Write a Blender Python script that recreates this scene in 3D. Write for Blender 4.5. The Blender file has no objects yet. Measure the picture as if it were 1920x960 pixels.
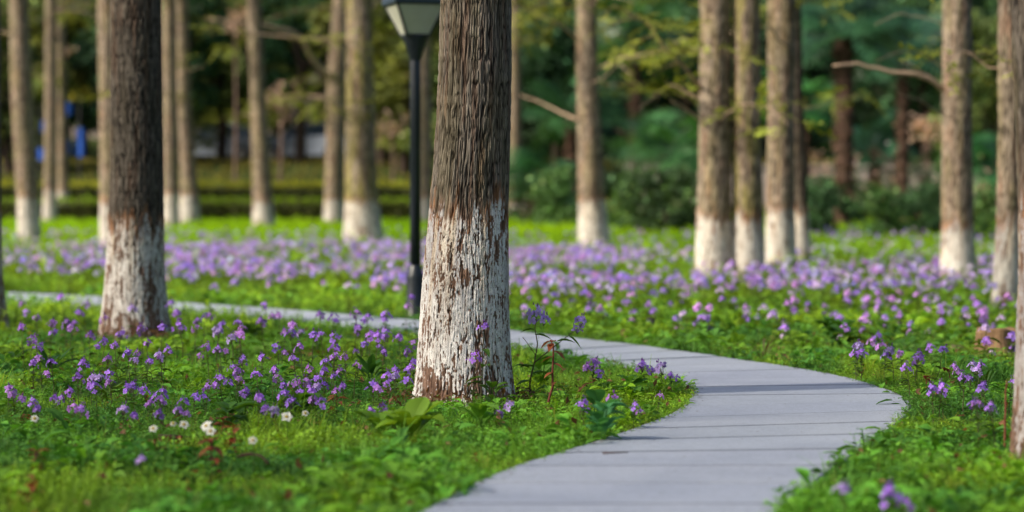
import bpy, math, random
import numpy as np
from mathutils import Vector

random.seed(7)
RNG = np.random.default_rng(11)
D = bpy.data
SC = bpy.context.scene
COL = SC.collection

# ------------------------------------------------------------------ camera model
W, H, FPX = 1920.0, 960.0, 4533.0
CAM_Z = 1.10
PITCH = math.atan((480 - 388) / FPX)

def gz(y):
    """terrain height: flat round the path, rising gently behind, then a bank"""
    y = np.asarray(y, float)
    z = 0.015 * np.maximum(y - 30, 0) ** 2 / (np.maximum(y - 30, 0) + 6)
    t = np.clip((y - 80) / 14, 0, 1)
    z = z + 1.95 * t * t * (3 - 2 * t)
    t = np.clip((y - 112) / 45, 0, 1)
    return z + 26 * t * t * (3 - 2 * t)

def ray(px, py):
    x, y = (px - 960) / FPX, -(py - 480) / FPX
    c, s = math.cos(PITCH), math.sin(PITCH)
    return (x, c + s * y, c * y - s)

def at(px, py):
    """ground point seen at a photograph pixel"""
    dx, dy, dz = ray(px, py)
    lo, hi = 2.0, 400.0
    t = 2.0
    while t < 400:
        if CAM_Z + dz * t < gz(dy * t):
            break
        lo = t; t *= 1.03
    hi = t
    for _ in range(40):
        m = (lo + hi) / 2
        if CAM_Z + dz * m < gz(dy * m): hi = m
        else: lo = m
    return Vector((dx * hi, dy * hi, float(gz(dy * hi))))

def pos(px, py, dist):
    dx, dy, dz = ray(px, py)
    k = dist / dy
    return Vector((dx * k, dist, CAM_Z + dz * k))

SUN_AZ = Vector((-.927, -.375, 0)).normalized(); ELEV = math.radians(37)
SUN = Vector((SUN_AZ.x * math.cos(ELEV), SUN_AZ.y * math.cos(ELEV), math.sin(ELEV)))

# ------------------------------------------------------------------ noise
def _hash(i, j, k, seed):
    h = (i.astype(np.uint32) * np.uint32(374761393) + j.astype(np.uint32) * np.uint32(668265263)
         + k.astype(np.uint32) * np.uint32(2147483647) + np.uint32((seed * 974634721) & 0xffffffff))
    h = (h ^ (h >> np.uint32(13))) * np.uint32(1274126177)
    h = (h ^ (h >> np.uint32(16))) * np.uint32(2246822519)
    h = h ^ (h >> np.uint32(13))
    return (h & np.uint32(0xffffff)).astype(float) / 16777215.0

def vn(x, y, z=0.0, seed=0):
    x, y, z = np.broadcast_arrays(np.asarray(x, float), np.asarray(y, float), np.asarray(z, float))
    xi, yi, zi = np.floor(x).astype(np.int64), np.floor(y).astype(np.int64), np.floor(z).astype(np.int64)
    fx, fy, fz = x - xi, y - yi, z - zi
    fx, fy, fz = [f * f * (3 - 2 * f) for f in (fx, fy, fz)]
    out = 0
    for a in (0, 1):
        for b in (0, 1):
            for c in (0, 1):
                w = (fx if a else 1 - fx) * (fy if b else 1 - fy) * (fz if c else 1 - fz)
                out = out + w * _hash(xi + a, yi + b, zi + c, seed)
    return out

def ss(a, b, x):
    t = np.clip((x - a) / (b - a), 0, 1)
    return t * t * (3 - 2 * t)

# ------------------------------------------------------------------ mesh builder
class MB:
    def __init__(self):
        self.v, self.f, self.c, self.m, self.n = [], [], [], [], 0
    def add(self, V, F, tint=(1, 1, 1), mat=0):
        V = np.asarray(V, float).reshape(-1, 3); F = np.asarray(F, int).reshape(-1, 4)
        t = np.asarray(tint, float)
        if t.ndim == 1: t = np.tile(t, (len(V), 1))
        self.v.append(V); self.f.append(F + self.n); self.c.append(t)
        self.m.append(np.full(len(F), mat)); self.n += len(V)
    def scatter(self, tmpl, P, rz, s, tint, tilt=None, mat=0):
        V, F = tmpl[0], tmpl[1]
        N = len(P)
        if N == 0: return
        s = np.broadcast_to(np.asarray(s, float), (N,))
        X = V[None] * s[:, None, None]
        if tilt is not None:
            a = tilt[:, 0][:, None]; ca, sa = np.cos(a), np.sin(a)
            y, z = X[..., 1] * ca - X[..., 2] * sa, X[..., 1] * sa + X[..., 2] * ca
            X = np.stack([X[..., 0], y, z], -1)
            a = tilt[:, 1][:, None]; ca, sa = np.cos(a), np.sin(a)
            x, z = X[..., 0] * ca + X[..., 2] * sa, -X[..., 0] * sa + X[..., 2] * ca
            X = np.stack([x, X[..., 1], z], -1)
        c, sn = np.cos(rz)[:, None], np.sin(rz)[:, None]
        X = np.stack([X[..., 0] * c - X[..., 1] * sn, X[..., 0] * sn + X[..., 1] * c, X[..., 2]], -1) + P[:, None, :]
        FF = F[None] + (np.arange(N) * len(V))[:, None, None]
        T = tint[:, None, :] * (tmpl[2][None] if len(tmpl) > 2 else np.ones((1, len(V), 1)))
        self.add(X.reshape(-1, 3), FF.reshape(-1, 4), np.broadcast_to(T, (N, len(V), 3)).reshape(-1, 3), mat)
    def tube(self, pts, radii, n=8, tint=(1, 1, 1), mat=0, cap=True):
        pts = np.asarray(pts, float); radii = np.asarray(radii, float)
        k = len(pts)
        T = np.gradient(pts, axis=0); T /= np.linalg.norm(T, axis=1)[:, None] + 1e-9
        up = np.array([0, 0, 1.0]) if abs(T[0, 2]) < .9 else np.array([0, 1.0, 0])
        A = np.cross(T, up); A /= np.linalg.norm(A, axis=1)[:, None] + 1e-9
        B = np.cross(T, A)
        th = np.linspace(0, 2 * np.pi, n, endpoint=False)
        V = pts[:, None] + radii[:, None, None] * (A[:, None] * np.cos(th)[None, :, None] + B[:, None] * np.sin(th)[None, :, None])
        i, j = np.meshgrid(np.arange(k - 1), np.arange(n), indexing='ij')
        F = np.stack([i * n + j, i * n + (j + 1) % n, (i + 1) * n + (j + 1) % n, (i + 1) * n + j], -1).reshape(-1, 4)
        V = V.reshape(-1, 3)
        if cap:
            base = len(V)
            V = np.vstack([V, pts[:1], pts[-1:]])
            e = []
            for q in range(0, n, 2):
                e.append([base, (q + 2) % n, (q + 1) % n, q])
                o = (k - 1) * n
                e.append([base + 1, o + q, o + (q + 1) % n, o + (q + 2) % n])
            F = np.vstack([F, e])
        self.add(V, F, tint, mat)
    def box(self, c, d, tint=(1, 1, 1), mat=0, rz=0.0):
        c = np.asarray(c, float); d = np.asarray(d, float) / 2
        V = np.array([[x, y, z] for z in (-1, 1) for x, y in ((-1, -1), (1, -1), (1, 1), (-1, 1))]) * d
        cs, sn = math.cos(rz), math.sin(rz)
        V = np.stack([V[:, 0] * cs - V[:, 1] * sn, V[:, 0] * sn + V[:, 1] * cs, V[:, 2]], -1) + c
        self.add(V, [[3, 2, 1, 0], [4, 5, 6, 7], [0, 1, 5, 4], [1, 2, 6, 5], [2, 3, 7, 6], [3, 0, 4, 7]], tint, mat)
    def lathe(self, prof, n=24, tint=(1, 1, 1), mat=0, c=(0, 0, 0)):
        pts = [(c[0], c[1], c[2] + z) for r, z in prof]
        th = np.linspace(0, 2 * np.pi, n, endpoint=False)
        V = np.array([[c[0] + r * math.cos(t), c[1] + r * math.sin(t), c[2] + z] for r, z in prof for t in th])
        k = len(prof)
        i, j = np.meshgrid(np.arange(k - 1), np.arange(n), indexing='ij')
        F = np.stack([i * n + j, i * n + (j + 1) % n, (i + 1) * n + (j + 1) % n, (i + 1) * n + j], -1).reshape(-1, 4)
        self.add(V, F, tint, mat)
    def data(self, name, mats, smooth=False):
        me = D.meshes.new(name)
        V = np.concatenate(self.v); F = np.concatenate(self.f)
        me.from_pydata(V, [], F)
        a = me.attributes.new('tint', 'FLOAT_COLOR', 'POINT')
        c = np.ones((len(V), 4)); cc = np.concatenate(self.c); c[:, :cc.shape[1]] = cc
        a.data.foreach_set('color', c.ravel())
        for m in mats if isinstance(mats, (list, tuple)) else [mats]: me.materials.append(m)
        mi = np.concatenate(self.m)
        if mi.max() > 0: me.polygons.foreach_set('material_index', mi.astype(np.int32))
        me.polygons.foreach_set('use_smooth', np.full(len(F), bool(smooth)))
        me.update()
        return me
    def build(self, name, mats, parent=None, smooth=False, loc=None):
        o = D.objects.new(name, self.data(name, mats, smooth))
        COL.objects.link(o)
        if parent is not None: o.parent = parent
        if loc is not None: o.location = loc
        return o

def tag(o, label=None, cat=None, group=None, kind=None):
    if label: o['label'] = label
    if cat: o['category'] = cat
    if group: o['group'] = group
    if kind: o['kind'] = kind
    return o

def empty(name, loc, label, cat, group=None, rz=0):
    o = D.objects.new(name, None); COL.objects.link(o)
    o.location = loc; o.rotation_euler = (0, 0, rz); o.empty_display_size = .1
    return tag(o, label, cat, group)

def copy_tree(o, parent=None):
    kids = list(o.children)
    c = o.copy(); COL.objects.link(c); c.parent = parent
    for k in kids: copy_tree(k, c)
    return c

# ------------------------------------------------------------------ materials
def new_mat(name):
    m = D.materials.new(name); m.use_nodes = True
    nt = m.node_tree
    return m, nt, nt.nodes['Principled BSDF'], nt.nodes['Material Output']

def N(nt, t, **kw):
    n = nt.nodes.new(t)
    for k, v in kw.items():
        if hasattr(n, k): setattr(n, k, v)
        else: n.inputs[k].default_value = v
    return n

def noise(nt, scale, detail=4, rough=.6, vec=None, sc3=None):
    tc = N(nt, 'ShaderNodeTexCoord')
    src = tc.outputs['Object']
    if sc3:
        mp = N(nt, 'ShaderNodeMapping'); mp.inputs['Scale'].default_value = sc3
        nt.links.new(src, mp.inputs['Vector']); src = mp.outputs['Vector']
    n = N(nt, 'ShaderNodeTexNoise'); n.inputs['Scale'].default_value = scale
    n.inputs['Detail'].default_value = detail; n.inputs['Roughness'].default_value = rough
    nt.links.new(src, n.inputs['Vector'])
    return n

def ramp(nt, src, stops):
    r = N(nt, 'ShaderNodeValToRGB')
    e = r.color_ramp.elements
    while len(e) < len(stops): e.new(.5)
    for el, (p, c) in zip(e, stops):
        el.position = p; el.color = (*c, 1) if len(c) == 3 else c
    nt.links.new(src, r.inputs['Fac'])
    return r

def mixc(nt, a, b, fac=None, mode='MULTIPLY', f=1.0):
    m = N(nt, 'ShaderNodeMix', data_type='RGBA', blend_type=mode)
    m.inputs[0].default_value = f
    if fac is not None: nt.links.new(fac, m.inputs[0])
    for s, i in ((a, 6), (b, 7)):
        if hasattr(s, 'node'): nt.links.new(s, m.inputs[i])
        else: m.inputs[i].default_value = (*s, 1)
    return m.outputs[2]

def bump(nt, bsdf, src, strength, dist):
    b = N(nt, 'ShaderNodeBump'); b.inputs['Strength'].default_value = strength; b.inputs['Distance'].default_value = dist
    nt.links.new(src, b.inputs['Height']); nt.links.new(b.outputs['Normal'], bsdf.inputs['Normal'])

def leaf_mat(name, trans=.35, rough=.5, spec=.3, vary=True, attr='tint', tmul=(1.25, 1.15, .5)):
    m, nt, b, out = new_mat(name)
    a = N(nt, 'ShaderNodeAttribute', attribute_name=attr)
    col = a.outputs['Color']
    if vary:
        oi = N(nt, 'ShaderNodeObjectInfo')
        hs = N(nt, 'ShaderNodeHueSaturation')
        mr = N(nt, 'ShaderNodeMapRange'); mr.inputs[3].default_value = .8; mr.inputs[4].default_value = 1.2
        nt.links.new(oi.outputs['Random'], mr.inputs[0]); nt.links.new(mr.outputs[0], hs.inputs['Value'])
        mr = N(nt, 'ShaderNodeMapRange'); mr.inputs[3].default_value = .49; mr.inputs[4].default_value = .51
        nt.links.new(oi.outputs['Random'], mr.inputs[0]); nt.links.new(mr.outputs[0], hs.inputs['Hue'])
        nt.links.new(col, hs.inputs['Color']); col = hs.outputs['Color']
    nt.links.new(col, b.inputs['Base Color'])
    b.inputs['Roughness'].default_value = rough
    b.inputs['Specular IOR Level'].default_value = spec
    if trans:
        t = N(nt, 'ShaderNodeBsdfTranslucent')
        nt.links.new(mixc(nt, col, tmul), t.inputs['Color'])
        mx = N(nt, 'ShaderNodeMixShader'); mx.inputs[0].default_value = trans
        nt.links.new(b.outputs[0], mx.inputs[1]); nt.links.new(t.outputs[0], mx.inputs[2])
        nt.links.new(mx.outputs[0], out.inputs['Surface'])
    return m

def solid_mat(name, col, rough=.5, metal=0, spec=.5, var=.12, scale=20, bmp=0):
    m, nt, b, out = new_mat(name)
    n = noise(nt, scale)
    lo, hi = [c * (1 - var) for c in col], [min(1, c * (1 + var)) for c in col]
    nt.links.new(ramp(nt, n.outputs['Fac'], [(.3, lo), (.7, hi)]).outputs[0], b.inputs['Base Color'])
    b.inputs['Roughness'].default_value = rough; b.inputs['Metallic'].default_value = metal
    b.inputs['Specular IOR Level'].default_value = spec
    if bmp: bump(nt, b, n.outputs['Fac'], .5, bmp)
    return m

M = {}
M['leaf'] = leaf_mat('leaf_green', .38)
M['grass'] = leaf_mat('ground_cover_green', .38, .55, .25, vary=False)
M['crown'] = leaf_mat('crown_foliage', .25, .6, .25)
M['gloss'] = leaf_mat('glossy_leaf', .2, .35, .5)
M['petal'] = leaf_mat('violet_petal', .35, .6, .15, tmul=(1.1, .9, 1.05))
M['white_petal'] = leaf_mat('white_petal', .3, .6, .2, vary=False, tmul=(1, 1, .95))
M['red'] = leaf_mat('red_young_leaf', .25, .5, .3, tmul=(1.2, .9, .7))
M['twig'] = leaf_mat('twig_bark', 0, .8, .2, vary=False)

def bark_mat(name, fine=1.0, sc=1.0):
    """the bark colour lies in the mesh (plates, cracks, limewash); the shader adds fibre grain"""
    m, nt, b, out = new_mat(name)
    a = N(nt, 'ShaderNodeAttribute', attribute_name='tint')
    n1 = noise(nt, 130 * sc, 5, .7, sc3=(1, 1, .12))
    n2 = noise(nt, 260 * sc, 4, .7, sc3=(1, 1, .6))
    n3 = noise(nt, 6, 3, .6)
    g = ramp(nt, n1.outputs['Fac'], [(.3, (.62, .6, .58)), (.68, (1.22, 1.22, 1.22))])
    g2 = ramp(nt, n2.outputs['Fac'], [(.3, (.85, .84, .82)), (.7, (1.1, 1.1, 1.1))])
    g3 = ramp(nt, n3.outputs['Fac'], [(.3, (.88, .85, .8)), (.7, (1.06, 1.06, 1.03))])
    inv = N(nt, 'ShaderNodeMath', operation='MULTIPLY_ADD'); inv.inputs[1].default_value = -.75 * fine; inv.inputs[2].default_value = fine
    nt.links.new(a.outputs['Alpha'], inv.inputs[0])
    c = mixc(nt, a.outputs['Color'], g.outputs[0], fac=inv.outputs[0])
    n4 = noise(nt, 120 * sc, 6, .75)
    g4 = ramp(nt, n4.outputs['Fac'], [(.3, (.66, .62, .58)), (.43, (.98, .97, .96)), (.7, (1.08, 1.08, 1.08))])
    c = mixc(nt, c, g4.outputs[0], fac=a.outputs['Alpha'])
    n5 = noise(nt, 330 * sc, 3, .8, sc3=(1, 1, .45))
    g5 = ramp(nt, n5.outputs['Fac'], [(.36, (.42, .34, .28)), (.45, (1, 1, 1)), (.7, (1.05, 1.05, 1.05))])
    c = mixc(nt, c, g5.outputs[0], fac=a.outputs['Alpha'])
    c = mixc(nt, mixc(nt, c, g2.outputs[0]), g3.outputs[0])
    nt.links.new(c, b.inputs['Base Color'])
    b.inputs['Roughness'].default_value = .88; b.inputs['Specular IOR Level'].default_value = .2
    ad = N(nt, 'ShaderNodeMath', operation='ADD')
    nt.links.new(n1.outputs['Fac'], ad.inputs[0]); nt.links.new(n2.outputs['Fac'], ad.inputs[1])
    mxb = N(nt, 'ShaderNodeMix'); nt.links.new(a.outputs['Alpha'], mxb.inputs[0])
    nt.links.new(ad.outputs[0], mxb.inputs[2]); nt.links.new(n4.outputs['Fac'], mxb.inputs[3])
    bump(nt, b, mxb.outputs[0], .8 * fine, .007)
    return m
M['bark'] = bark_mat('fibrous_bark')
M['bark_far'] = bark_mat('far_bark', .6, .6)

def ground_mat():
    m, nt, b, out = new_mat('soil_and_moss')
    n = noise(nt, 3.5, 6, .65); n2 = noise(nt, 40, 5, .7)
    c = ramp(nt, n.outputs['Fac'], [(.3, (.045, .036, .02)), (.5, (.05, .075, .02)), (.72, (.08, .14, .026))]).outputs[0]
    c2 = ramp(nt, n2.outputs['Fac'], [(.3, (.5, .5, .5)), (.7, (1.3, 1.3, 1.2))]).outputs[0]
    nt.links.new(mixc(nt, c, c2), b.inputs['Base Color'])
    b.inputs['Roughness'].default_value = .95; b.inputs['Specular IOR Level'].default_value = .1
    bump(nt, b, n2.outputs['Fac'], .8, .03)
    return m
M['ground'] = ground_mat()

def stone_mat():
    m, nt, b, out = new_mat('path_slab_stone')
    a = N(nt, 'ShaderNodeAttribute', attribute_name='tint')
    n = noise(nt, 2.2, 6, .65); n2 = noise(nt, 160, 3, .8); n3 = noise(nt, 26, 5, .75)
    c = ramp(nt, n.outputs['Fac'], [(.28, (.34, .38, .445)), (.5, (.38, .42, .485)), (.72, (.42, .46, .52))]).outputs[0]
    sp = ramp(nt, n2.outputs['Fac'], [(.34, (.72, .72, .72)), (.5, (1, 1, 1)), (.66, (1.14, 1.14, 1.14))]).outputs[0]
    st = ramp(nt, n3.outputs['Fac'], [(.3, (.84, .83, .81)), (.55, (1.0, 1, 1))]).outputs[0]
    c = mixc(nt, mixc(nt, mixc(nt, c, sp), st), a.outputs['Color'])
    nt.links.new(c, b.inputs['Base Color'])
    b.inputs['Roughness'].default_value = .72; b.inputs['Specular IOR Level'].default_value = .35
    bump(nt, b, n2.outputs['Fac'], .35, .003)
    return m
M['stone'] = stone_mat()
M['post'] = solid_mat('black_green_post_paint', (.012, .017, .022), .34, 0, .5, .3, 30, .001)
M['cap'] = solid_mat('slate_blue_lamp_cap', (.07, .10, .15), .4, .2)
M['reflector'] = solid_mat('lamp_reflector', (.72, .70, .62), .35)
M['asphalt'] = solid_mat('asphalt', (.12, .115, .11), .9)
M['wall'] = solid_mat('pale_render', (.42, .35, .31), .85, 0, .3, .2, 4)
M['roof'] = solid_mat('dark_roof', (.08, .06, .055), .8)
M['window'] = solid_mat('dark_window', (.03, .035, .045), .15)
M['blue'] = solid_mat('blue_cloth', (.02, .09, .40), .6, 0, .3, .25, 4)
M['car'] = solid_mat('silver_blue_paint', (.50, .57, .68), .22, .55, .6, .03)
M['carglass'] = solid_mat('car_glass', (.05, .08, .11), .06, 0, .8, .1)
M['rubber'] = solid_mat('rubber', (.015, .015, .015), .8)
M['rim'] = solid_mat('wheel_rim', (.5, .5, .52), .3, .9)
M['chrome'] = solid_mat('chrome', (.85, .85, .87), .08, 1, .5, .02)
M['lampglass_red'] = solid_mat('tail_lamp_red', (.4, .01, .01), .2)
def glass_mat():
    m, nt, b, out = new_mat('frosted_lamp_glass')
    n = noise(nt, 9, 3)
    nt.links.new(ramp(nt, n.outputs['Fac'], [(.3, (.80, .79, .66)), (.7, (.92, .91, .80))]).outputs[0], b.inputs['Base Color'])
    b.inputs['Roughness'].default_value = .35; b.inputs['IOR'].default_value = 1.15
    b.inputs['Transmission Weight'].default_value = .25; b.inputs['Alpha'].default_value = 1
    t = N(nt, 'ShaderNodeBsdfTranslucent'); t.inputs['Color'].default_value = (.72, .78, .62, 1)
    mx = N(nt, 'ShaderNodeMixShader'); mx.inputs[0].default_value = .45
    nt.links.new(b.outputs[0], mx.inputs[1]); nt.links.new(t.outputs[0], mx.inputs[2])
    nt.links.new(mx.outputs[0], out.inputs['Surface'])
    return m
M['lampglass'] = glass_mat()

# ------------------------------------------------------------------ path
PL = [(640,1060),(820,960),(955,893),(1090,850),(1190,815),(1262,786),(1295,756),(1290,737),(1255,718),(1190,700),(1110,684),
      (1020,668),(930,655),(830,641),(700,622),(560,606),(430,594),(330,586),(130,575),(-150,562)]
PR = [(1370,1060),(1475,960),(1560,893),(1640,838),(1688,800),(1708,772),(1690,752),(1640,733),(1560,711),(1450,692),(1330,674),
      (1200,655),(1080,641),(960,627),(800,609),(640,595),(500,583),(390,576),(200,562),(-60,549)]
Lw = np.array([at(*p)[:2] for p in PL]); Rw = np.array([at(*p)[:2] for p in PR])
def resmooth(P, n=400):
    k = len(P); t = np.linspace(0, k - 1.0001, n); i = t.astype(int); f = (t - i)[:, None]
    g = lambda j: P[np.clip(j, 0, k - 1)]
    p0, p1, p2, p3 = g(i - 1), g(i), g(i + 1), g(i + 2)
    Q = .5 * (2 * p1 + (p2 - p0) * f + (2 * p0 - 5 * p1 + 4 * p2 - p3) * f ** 2 + (3 * p1 - p0 - 3 * p2 + p3) * f ** 3)
    for _ in range(12):
        Q[1:-1] = (Q[:-2] + 2 * Q[1:-1] + Q[2:]) / 4
    return Q
Ls, Rs = resmooth(Lw), resmooth(Rw)
POLY = np.vstack([Ls, Rs[::-1]])

def in_path(x, y, grow=0.0):
    P = POLY
    if grow:
        c = (Ls + Rs) / 2
        P = np.vstack([c + (Ls - c) * (1 + grow / .55), (c + (Rs - c) * (1 + grow / .55))[::-1]])
    ins = np.zeros(len(x), bool)
    x1, y1 = P[:, 0], P[:, 1]; x2, y2 = np.roll(x1, -1), np.roll(y1, -1)
    for a, b, c, d in zip(x1, y1, x2, y2):
        if b == d: continue
        cond = ((b > y) != (d > y)) & (x < (c - a) * (y - b) / (d - b) + a)
        ins ^= cond
    return ins

def build_path():
    mb = MB()
    mid = (Ls + Rs) / 2
    s = np.concatenate([[0], np.cumsum(np.linalg.norm(np.diff(mid, axis=0), axis=1))])
    rg = np.random.default_rng(3)
    u = 0.0; cuts = [0]
    while u < s[-1] - .7:
        u += .66 + rg.uniform(-.03, .03); cuts.append(u)
    def P(L, q): return np.array([np.interp(q, s, L[:, 0]), np.interp(q, s, L[:, 1])])
    z0, zt = -.02, .035
    for a, b in zip(cuts[:-1], cuts[1:]):
        a += .007; b -= .007
        t = rg.uniform(.95, 1.04); tn = np.array([t, t * rg.uniform(.985, 1.0), t * rg.uniform(.98, 1.03)])
        dz = rg.uniform(-.002, .002)
        k = 4
        qs = np.linspace(a, b, k)
        e = .006
        rows = []
        for q in qs:
            l, r = P(Ls, q), P(Rs, q); d = (r - l) / np.linalg.norm(r - l)
            j = rg.uniform(-.004, .004, 2)
            l = l + d * j[0]; r = r + d * j[1]
            rows.append([(*l, z0), (*l, zt - e + dz), (*(l + d * e), zt + dz)] + [(*(l + (r - l) * w), zt + dz) for w in (.25, .5, .75)] + [(*(r - d * e), zt + dz), (*r, zt - e + dz), (*r, z0)])
        # rounded front and back arrises
        f0 = [(p[0], p[1], z0) for p in rows[0]]; f1 = [(p[0], p[1], z0) for p in rows[-1]]
        inn0 = [tuple(np.array(p) + .006 / max(1e-6, (b - a)) * (np.array(q) - np.array(p))) for p, q in zip(rows[0], rows[-1])]
        inn1 = [tuple(np.array(q) - .006 / max(1e-6, (b - a)) * (np.array(q) - np.array(p))) for p, q in zip(rows[0], rows[-1])]
        lowr = lambda row: [(p[0], p[1], min(p[2], zt - e + dz)) for p in row]
        lerp = lambda A, B, m: [tuple(np.array(p) + m / max(1e-6, (b - a)) * (np.array(q) - np.array(p))) for p, q in zip(A, B)]
        tl = rg.uniform(-.0025, .0025)
        dirt = rg.uniform(.008, .02)
        R = np.array([f0, lowr(rows[0]), inn0, lerp(rows[0], rows[-1], dirt * .6), lerp(rows[0], rows[-1], dirt + .012)] + rows[1:-1] + [lerp(rows[-1], rows[0], dirt + .012), lerp(rows[-1], rows[0], dirt * .6), inn1, lowr(rows[-1]), f1])
        R[2:-2, :, 2] += tl * np.linspace(-1, 1, len(R) - 4)[:, None]
        dk = np.ones(len(R)); dk[[0, 1, 2, -1, -2, -3]] = rg.choice([.45, .6, .8]); dk[[3, -4]] = rg.uniform(.75, 1)
        tn = (dk[:, None, None] * np.ones((1, R.shape[1], 1)) * tn).reshape(-1, 3)
        n, w = R.shape[:2]
        i, j = np.meshgrid(np.arange(n - 1), np.arange(w - 1), indexing='ij')
        F = np.stack([i * w + j, (i + 1) * w + j, (i + 1) * w + j + 1, i * w + j + 1], -1).reshape(-1, 4)
        mb.add(R.reshape(-1, 3), F[:, ::-1], tn)
    return tag(mb.build('path', M['stone']), kind='structure')
build_path()

# ------------------------------------------------------------------ ground
def build_ground():
    xs = np.concatenate([np.linspace(-120, -14, 40), np.linspace(-13, 13, 105), np.linspace(14, 120, 40)])
    ys = np.concatenate([np.linspace(-30, 5, 12), np.linspace(6, 40, 137), np.linspace(41, 115, 75), np.linspace(118, 260, 40)])
    X, Y = np.meshgrid(xs, ys)
    Z = gz(Y) + np.where(Y < 60, (vn(X * 1.6, Y * 1.6, seed=5) - .5) * .02, 0) - .012
    n, w = X.shape
    V = np.stack([X, Y, Z], -1).reshape(-1, 3)
    i, j = np.meshgrid(np.arange(n - 1), np.arange(w - 1), indexing='ij')
    F = np.stack([i * w + j, i * w + j + 1, (i + 1) * w + j + 1, (i + 1) * w + j], -1).reshape(-1, 4)
    mb = MB(); mb.add(V, F)
    return tag(mb.build('ground', M['ground'], smooth=True), kind='structure')
build_ground()

# ------------------------------------------------------------------ trunks
def trunk_data(name, edges, top, nth, dz, amp, paint_h, seed, mat, base_z=-.08, dark=1.0, moss=.3, paint_wear=.5, freq=1.0, warm=0.0, zfine=None, flare=.0, lime_c=(.76, .74, .70), tone=(1, 1, 1)):
    """edges: (z, cx, cy, r) from the foot upward in the trunk's own space"""
    E = np.array(edges, float)
    if zfine is None: zfine = top
    zs = np.concatenate([np.arange(base_z, zfine, dz), np.linspace(zfine, top, 12)[1:]]) if zfine < top else np.arange(base_z, top, dz)
    th = np.linspace(0, 2 * np.pi, nth, endpoint=False)
    cx, cy, r = [np.interp(zs, E[:, 0], E[:, k]) for k in (1, 2, 3)]
    for _ in range(3):
        k = max(1, int(.08 / dz))
        for q in (cx, cy, r):
            ker = np.ones(2 * k + 1) / (2 * k + 1)
            q[:] = np.convolve(np.pad(q, k, mode='edge'), ker, 'valid')
    r0 = r[len(r) // 3]
    Zg, T = np.meshgrid(zs, th, indexing='ij')
    ux, uy = np.cos(T), np.sin(T)
    s = r0 * freq
    wob = (vn(ux * s * 14, uy * s * 14, Zg * 2.2, seed + 9) - .5) * .035
    T2 = T + wob * .35 / max(r0, .1)
    ux2, uy2 = np.cos(T2) * s, np.sin(T2) * s
    a = vn(ux2 * 74, uy2 * 74, Zg * 7, seed); b = vn(ux2 * 140, uy2 * 140, Zg * 16, seed + 1)
    c = vn(ux2 * 260, uy2 * 260, Zg * 26, seed + 2)
    pa = ss(0, .34, abs(2 * a - 1)); pb = ss(0, .45, abs(2 * b - 1)); pc = c
    flake = vn(ux2 * 95, uy2 * 95, Zg * 26, seed + 3)
    plate = vn(ux2 * 48, uy2 * 48, Zg * 11, seed + 20)
    h = .40 * pa + .32 * pb + .26 * pc + .20 * (flake - .3) + .14 * (plate - .5)
    big = vn(ux * s * 9, uy * s * 9, Zg * 1.1, seed + 4) - .5
    # limewash
    st = vn(ux2 * 70, uy2 * 70, Zg * 1.4, seed + 5); st2 = vn(ux2 * 26, uy2 * 26, Zg * 1.0, seed + 6)
    edge = paint_h + (st - .5) * .22 + (st2 - .5) * .16 + (flake - .5) * .06
    pm = ss(-.03, .05, edge - Zg)
    wear = vn(ux2 * 125, uy2 * 125, Zg * 30, seed + 7) * .30 + vn(ux2 * 220, uy2 * 220, Zg * 90, seed + 19) * .34 + vn(ux2 * 110, uy2 * 110, Zg * 12, seed + 18) * .22 + vn(ux2 * 36, uy2 * 36, Zg * 4, seed + 8) * .14
    depth = np.clip((edge - Zg) / max(paint_h, .1), 0, 1)
    foot = ss(.42, 0.02, Zg) * .26
    bare = ss(.56, .72, vn(ux2 * 30, uy2 * 30, Zg * 7, seed + 22) + .22 * ss(.5, .0, Zg) - .05)
    keep = ss(-.02, .10, (h - .55) * .5 + (wear - .5) * 2.5 + .47 - .42 * bare - paint_wear * .60 + .14 * depth - foot)
    pm = pm * keep
    # colours
    n_big = vn(ux * s * 16, uy * s * 16, Zg * 2.5, seed + 10); n_red = vn(ux2 * 50, uy2 * 50, Zg * 3, seed + 11)
    hh = np.clip((h - .25) / .75, 0, 1)[..., None]
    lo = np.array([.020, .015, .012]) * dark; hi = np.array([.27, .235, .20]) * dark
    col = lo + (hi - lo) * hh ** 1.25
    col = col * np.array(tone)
    red = np.array([.18, .095, .06]) * dark
    col = col + (red * (.3 + hh) - col) * (ss(.56, .78, n_red) * (.45 + warm))[..., None]
    mossc = np.array([.17, .15, .055]) * dark
    col = col + (mossc * (.3 + hh) - col) * (ss(.38, .68, n_big) * moss)[..., None]
    under = np.array([.33, .185, .13]) * (.4 + .8 * hh)
    inside = ss(-.12, .06, edge - Zg)[..., None]
    col = col + (under - col) * inside * .7
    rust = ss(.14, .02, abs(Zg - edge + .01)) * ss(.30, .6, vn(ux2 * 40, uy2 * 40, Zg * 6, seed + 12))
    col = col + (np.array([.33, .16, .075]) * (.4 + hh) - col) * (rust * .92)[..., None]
    lime = np.array(lime_c) * (.88 + .12 * vn(ux2 * 120, uy2 * 120, Zg * 60, seed + 13))[..., None]
    mot = ss(.40, .70, vn(ux2 * 85, uy2 * 85, Zg * 26, seed + 23) * .6 + vn(ux2 * 30, uy2 * 30, Zg * 9, seed + 24) * .4)
    lime = lime * (1 - mot[..., None] * np.array([.15, .18, .20]))
    gy = ss(.45, .75, vn(ux * s * 12, uy * s * 12, Zg * 3.2, seed + 14)) * ss(0.75, .0, depth)
    lime = lime * (1 - gy[..., None] * np.array([.42, .43, .40]))
    och = ss(.52, .75, vn(ux2 * 22, uy2 * 22, Zg * 1.2, seed + 15)) * ss(.75, .1, depth)
    lime = lime + (np.array([.70, .56, .38]) - lime) * (och * .55)[..., None]
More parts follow.
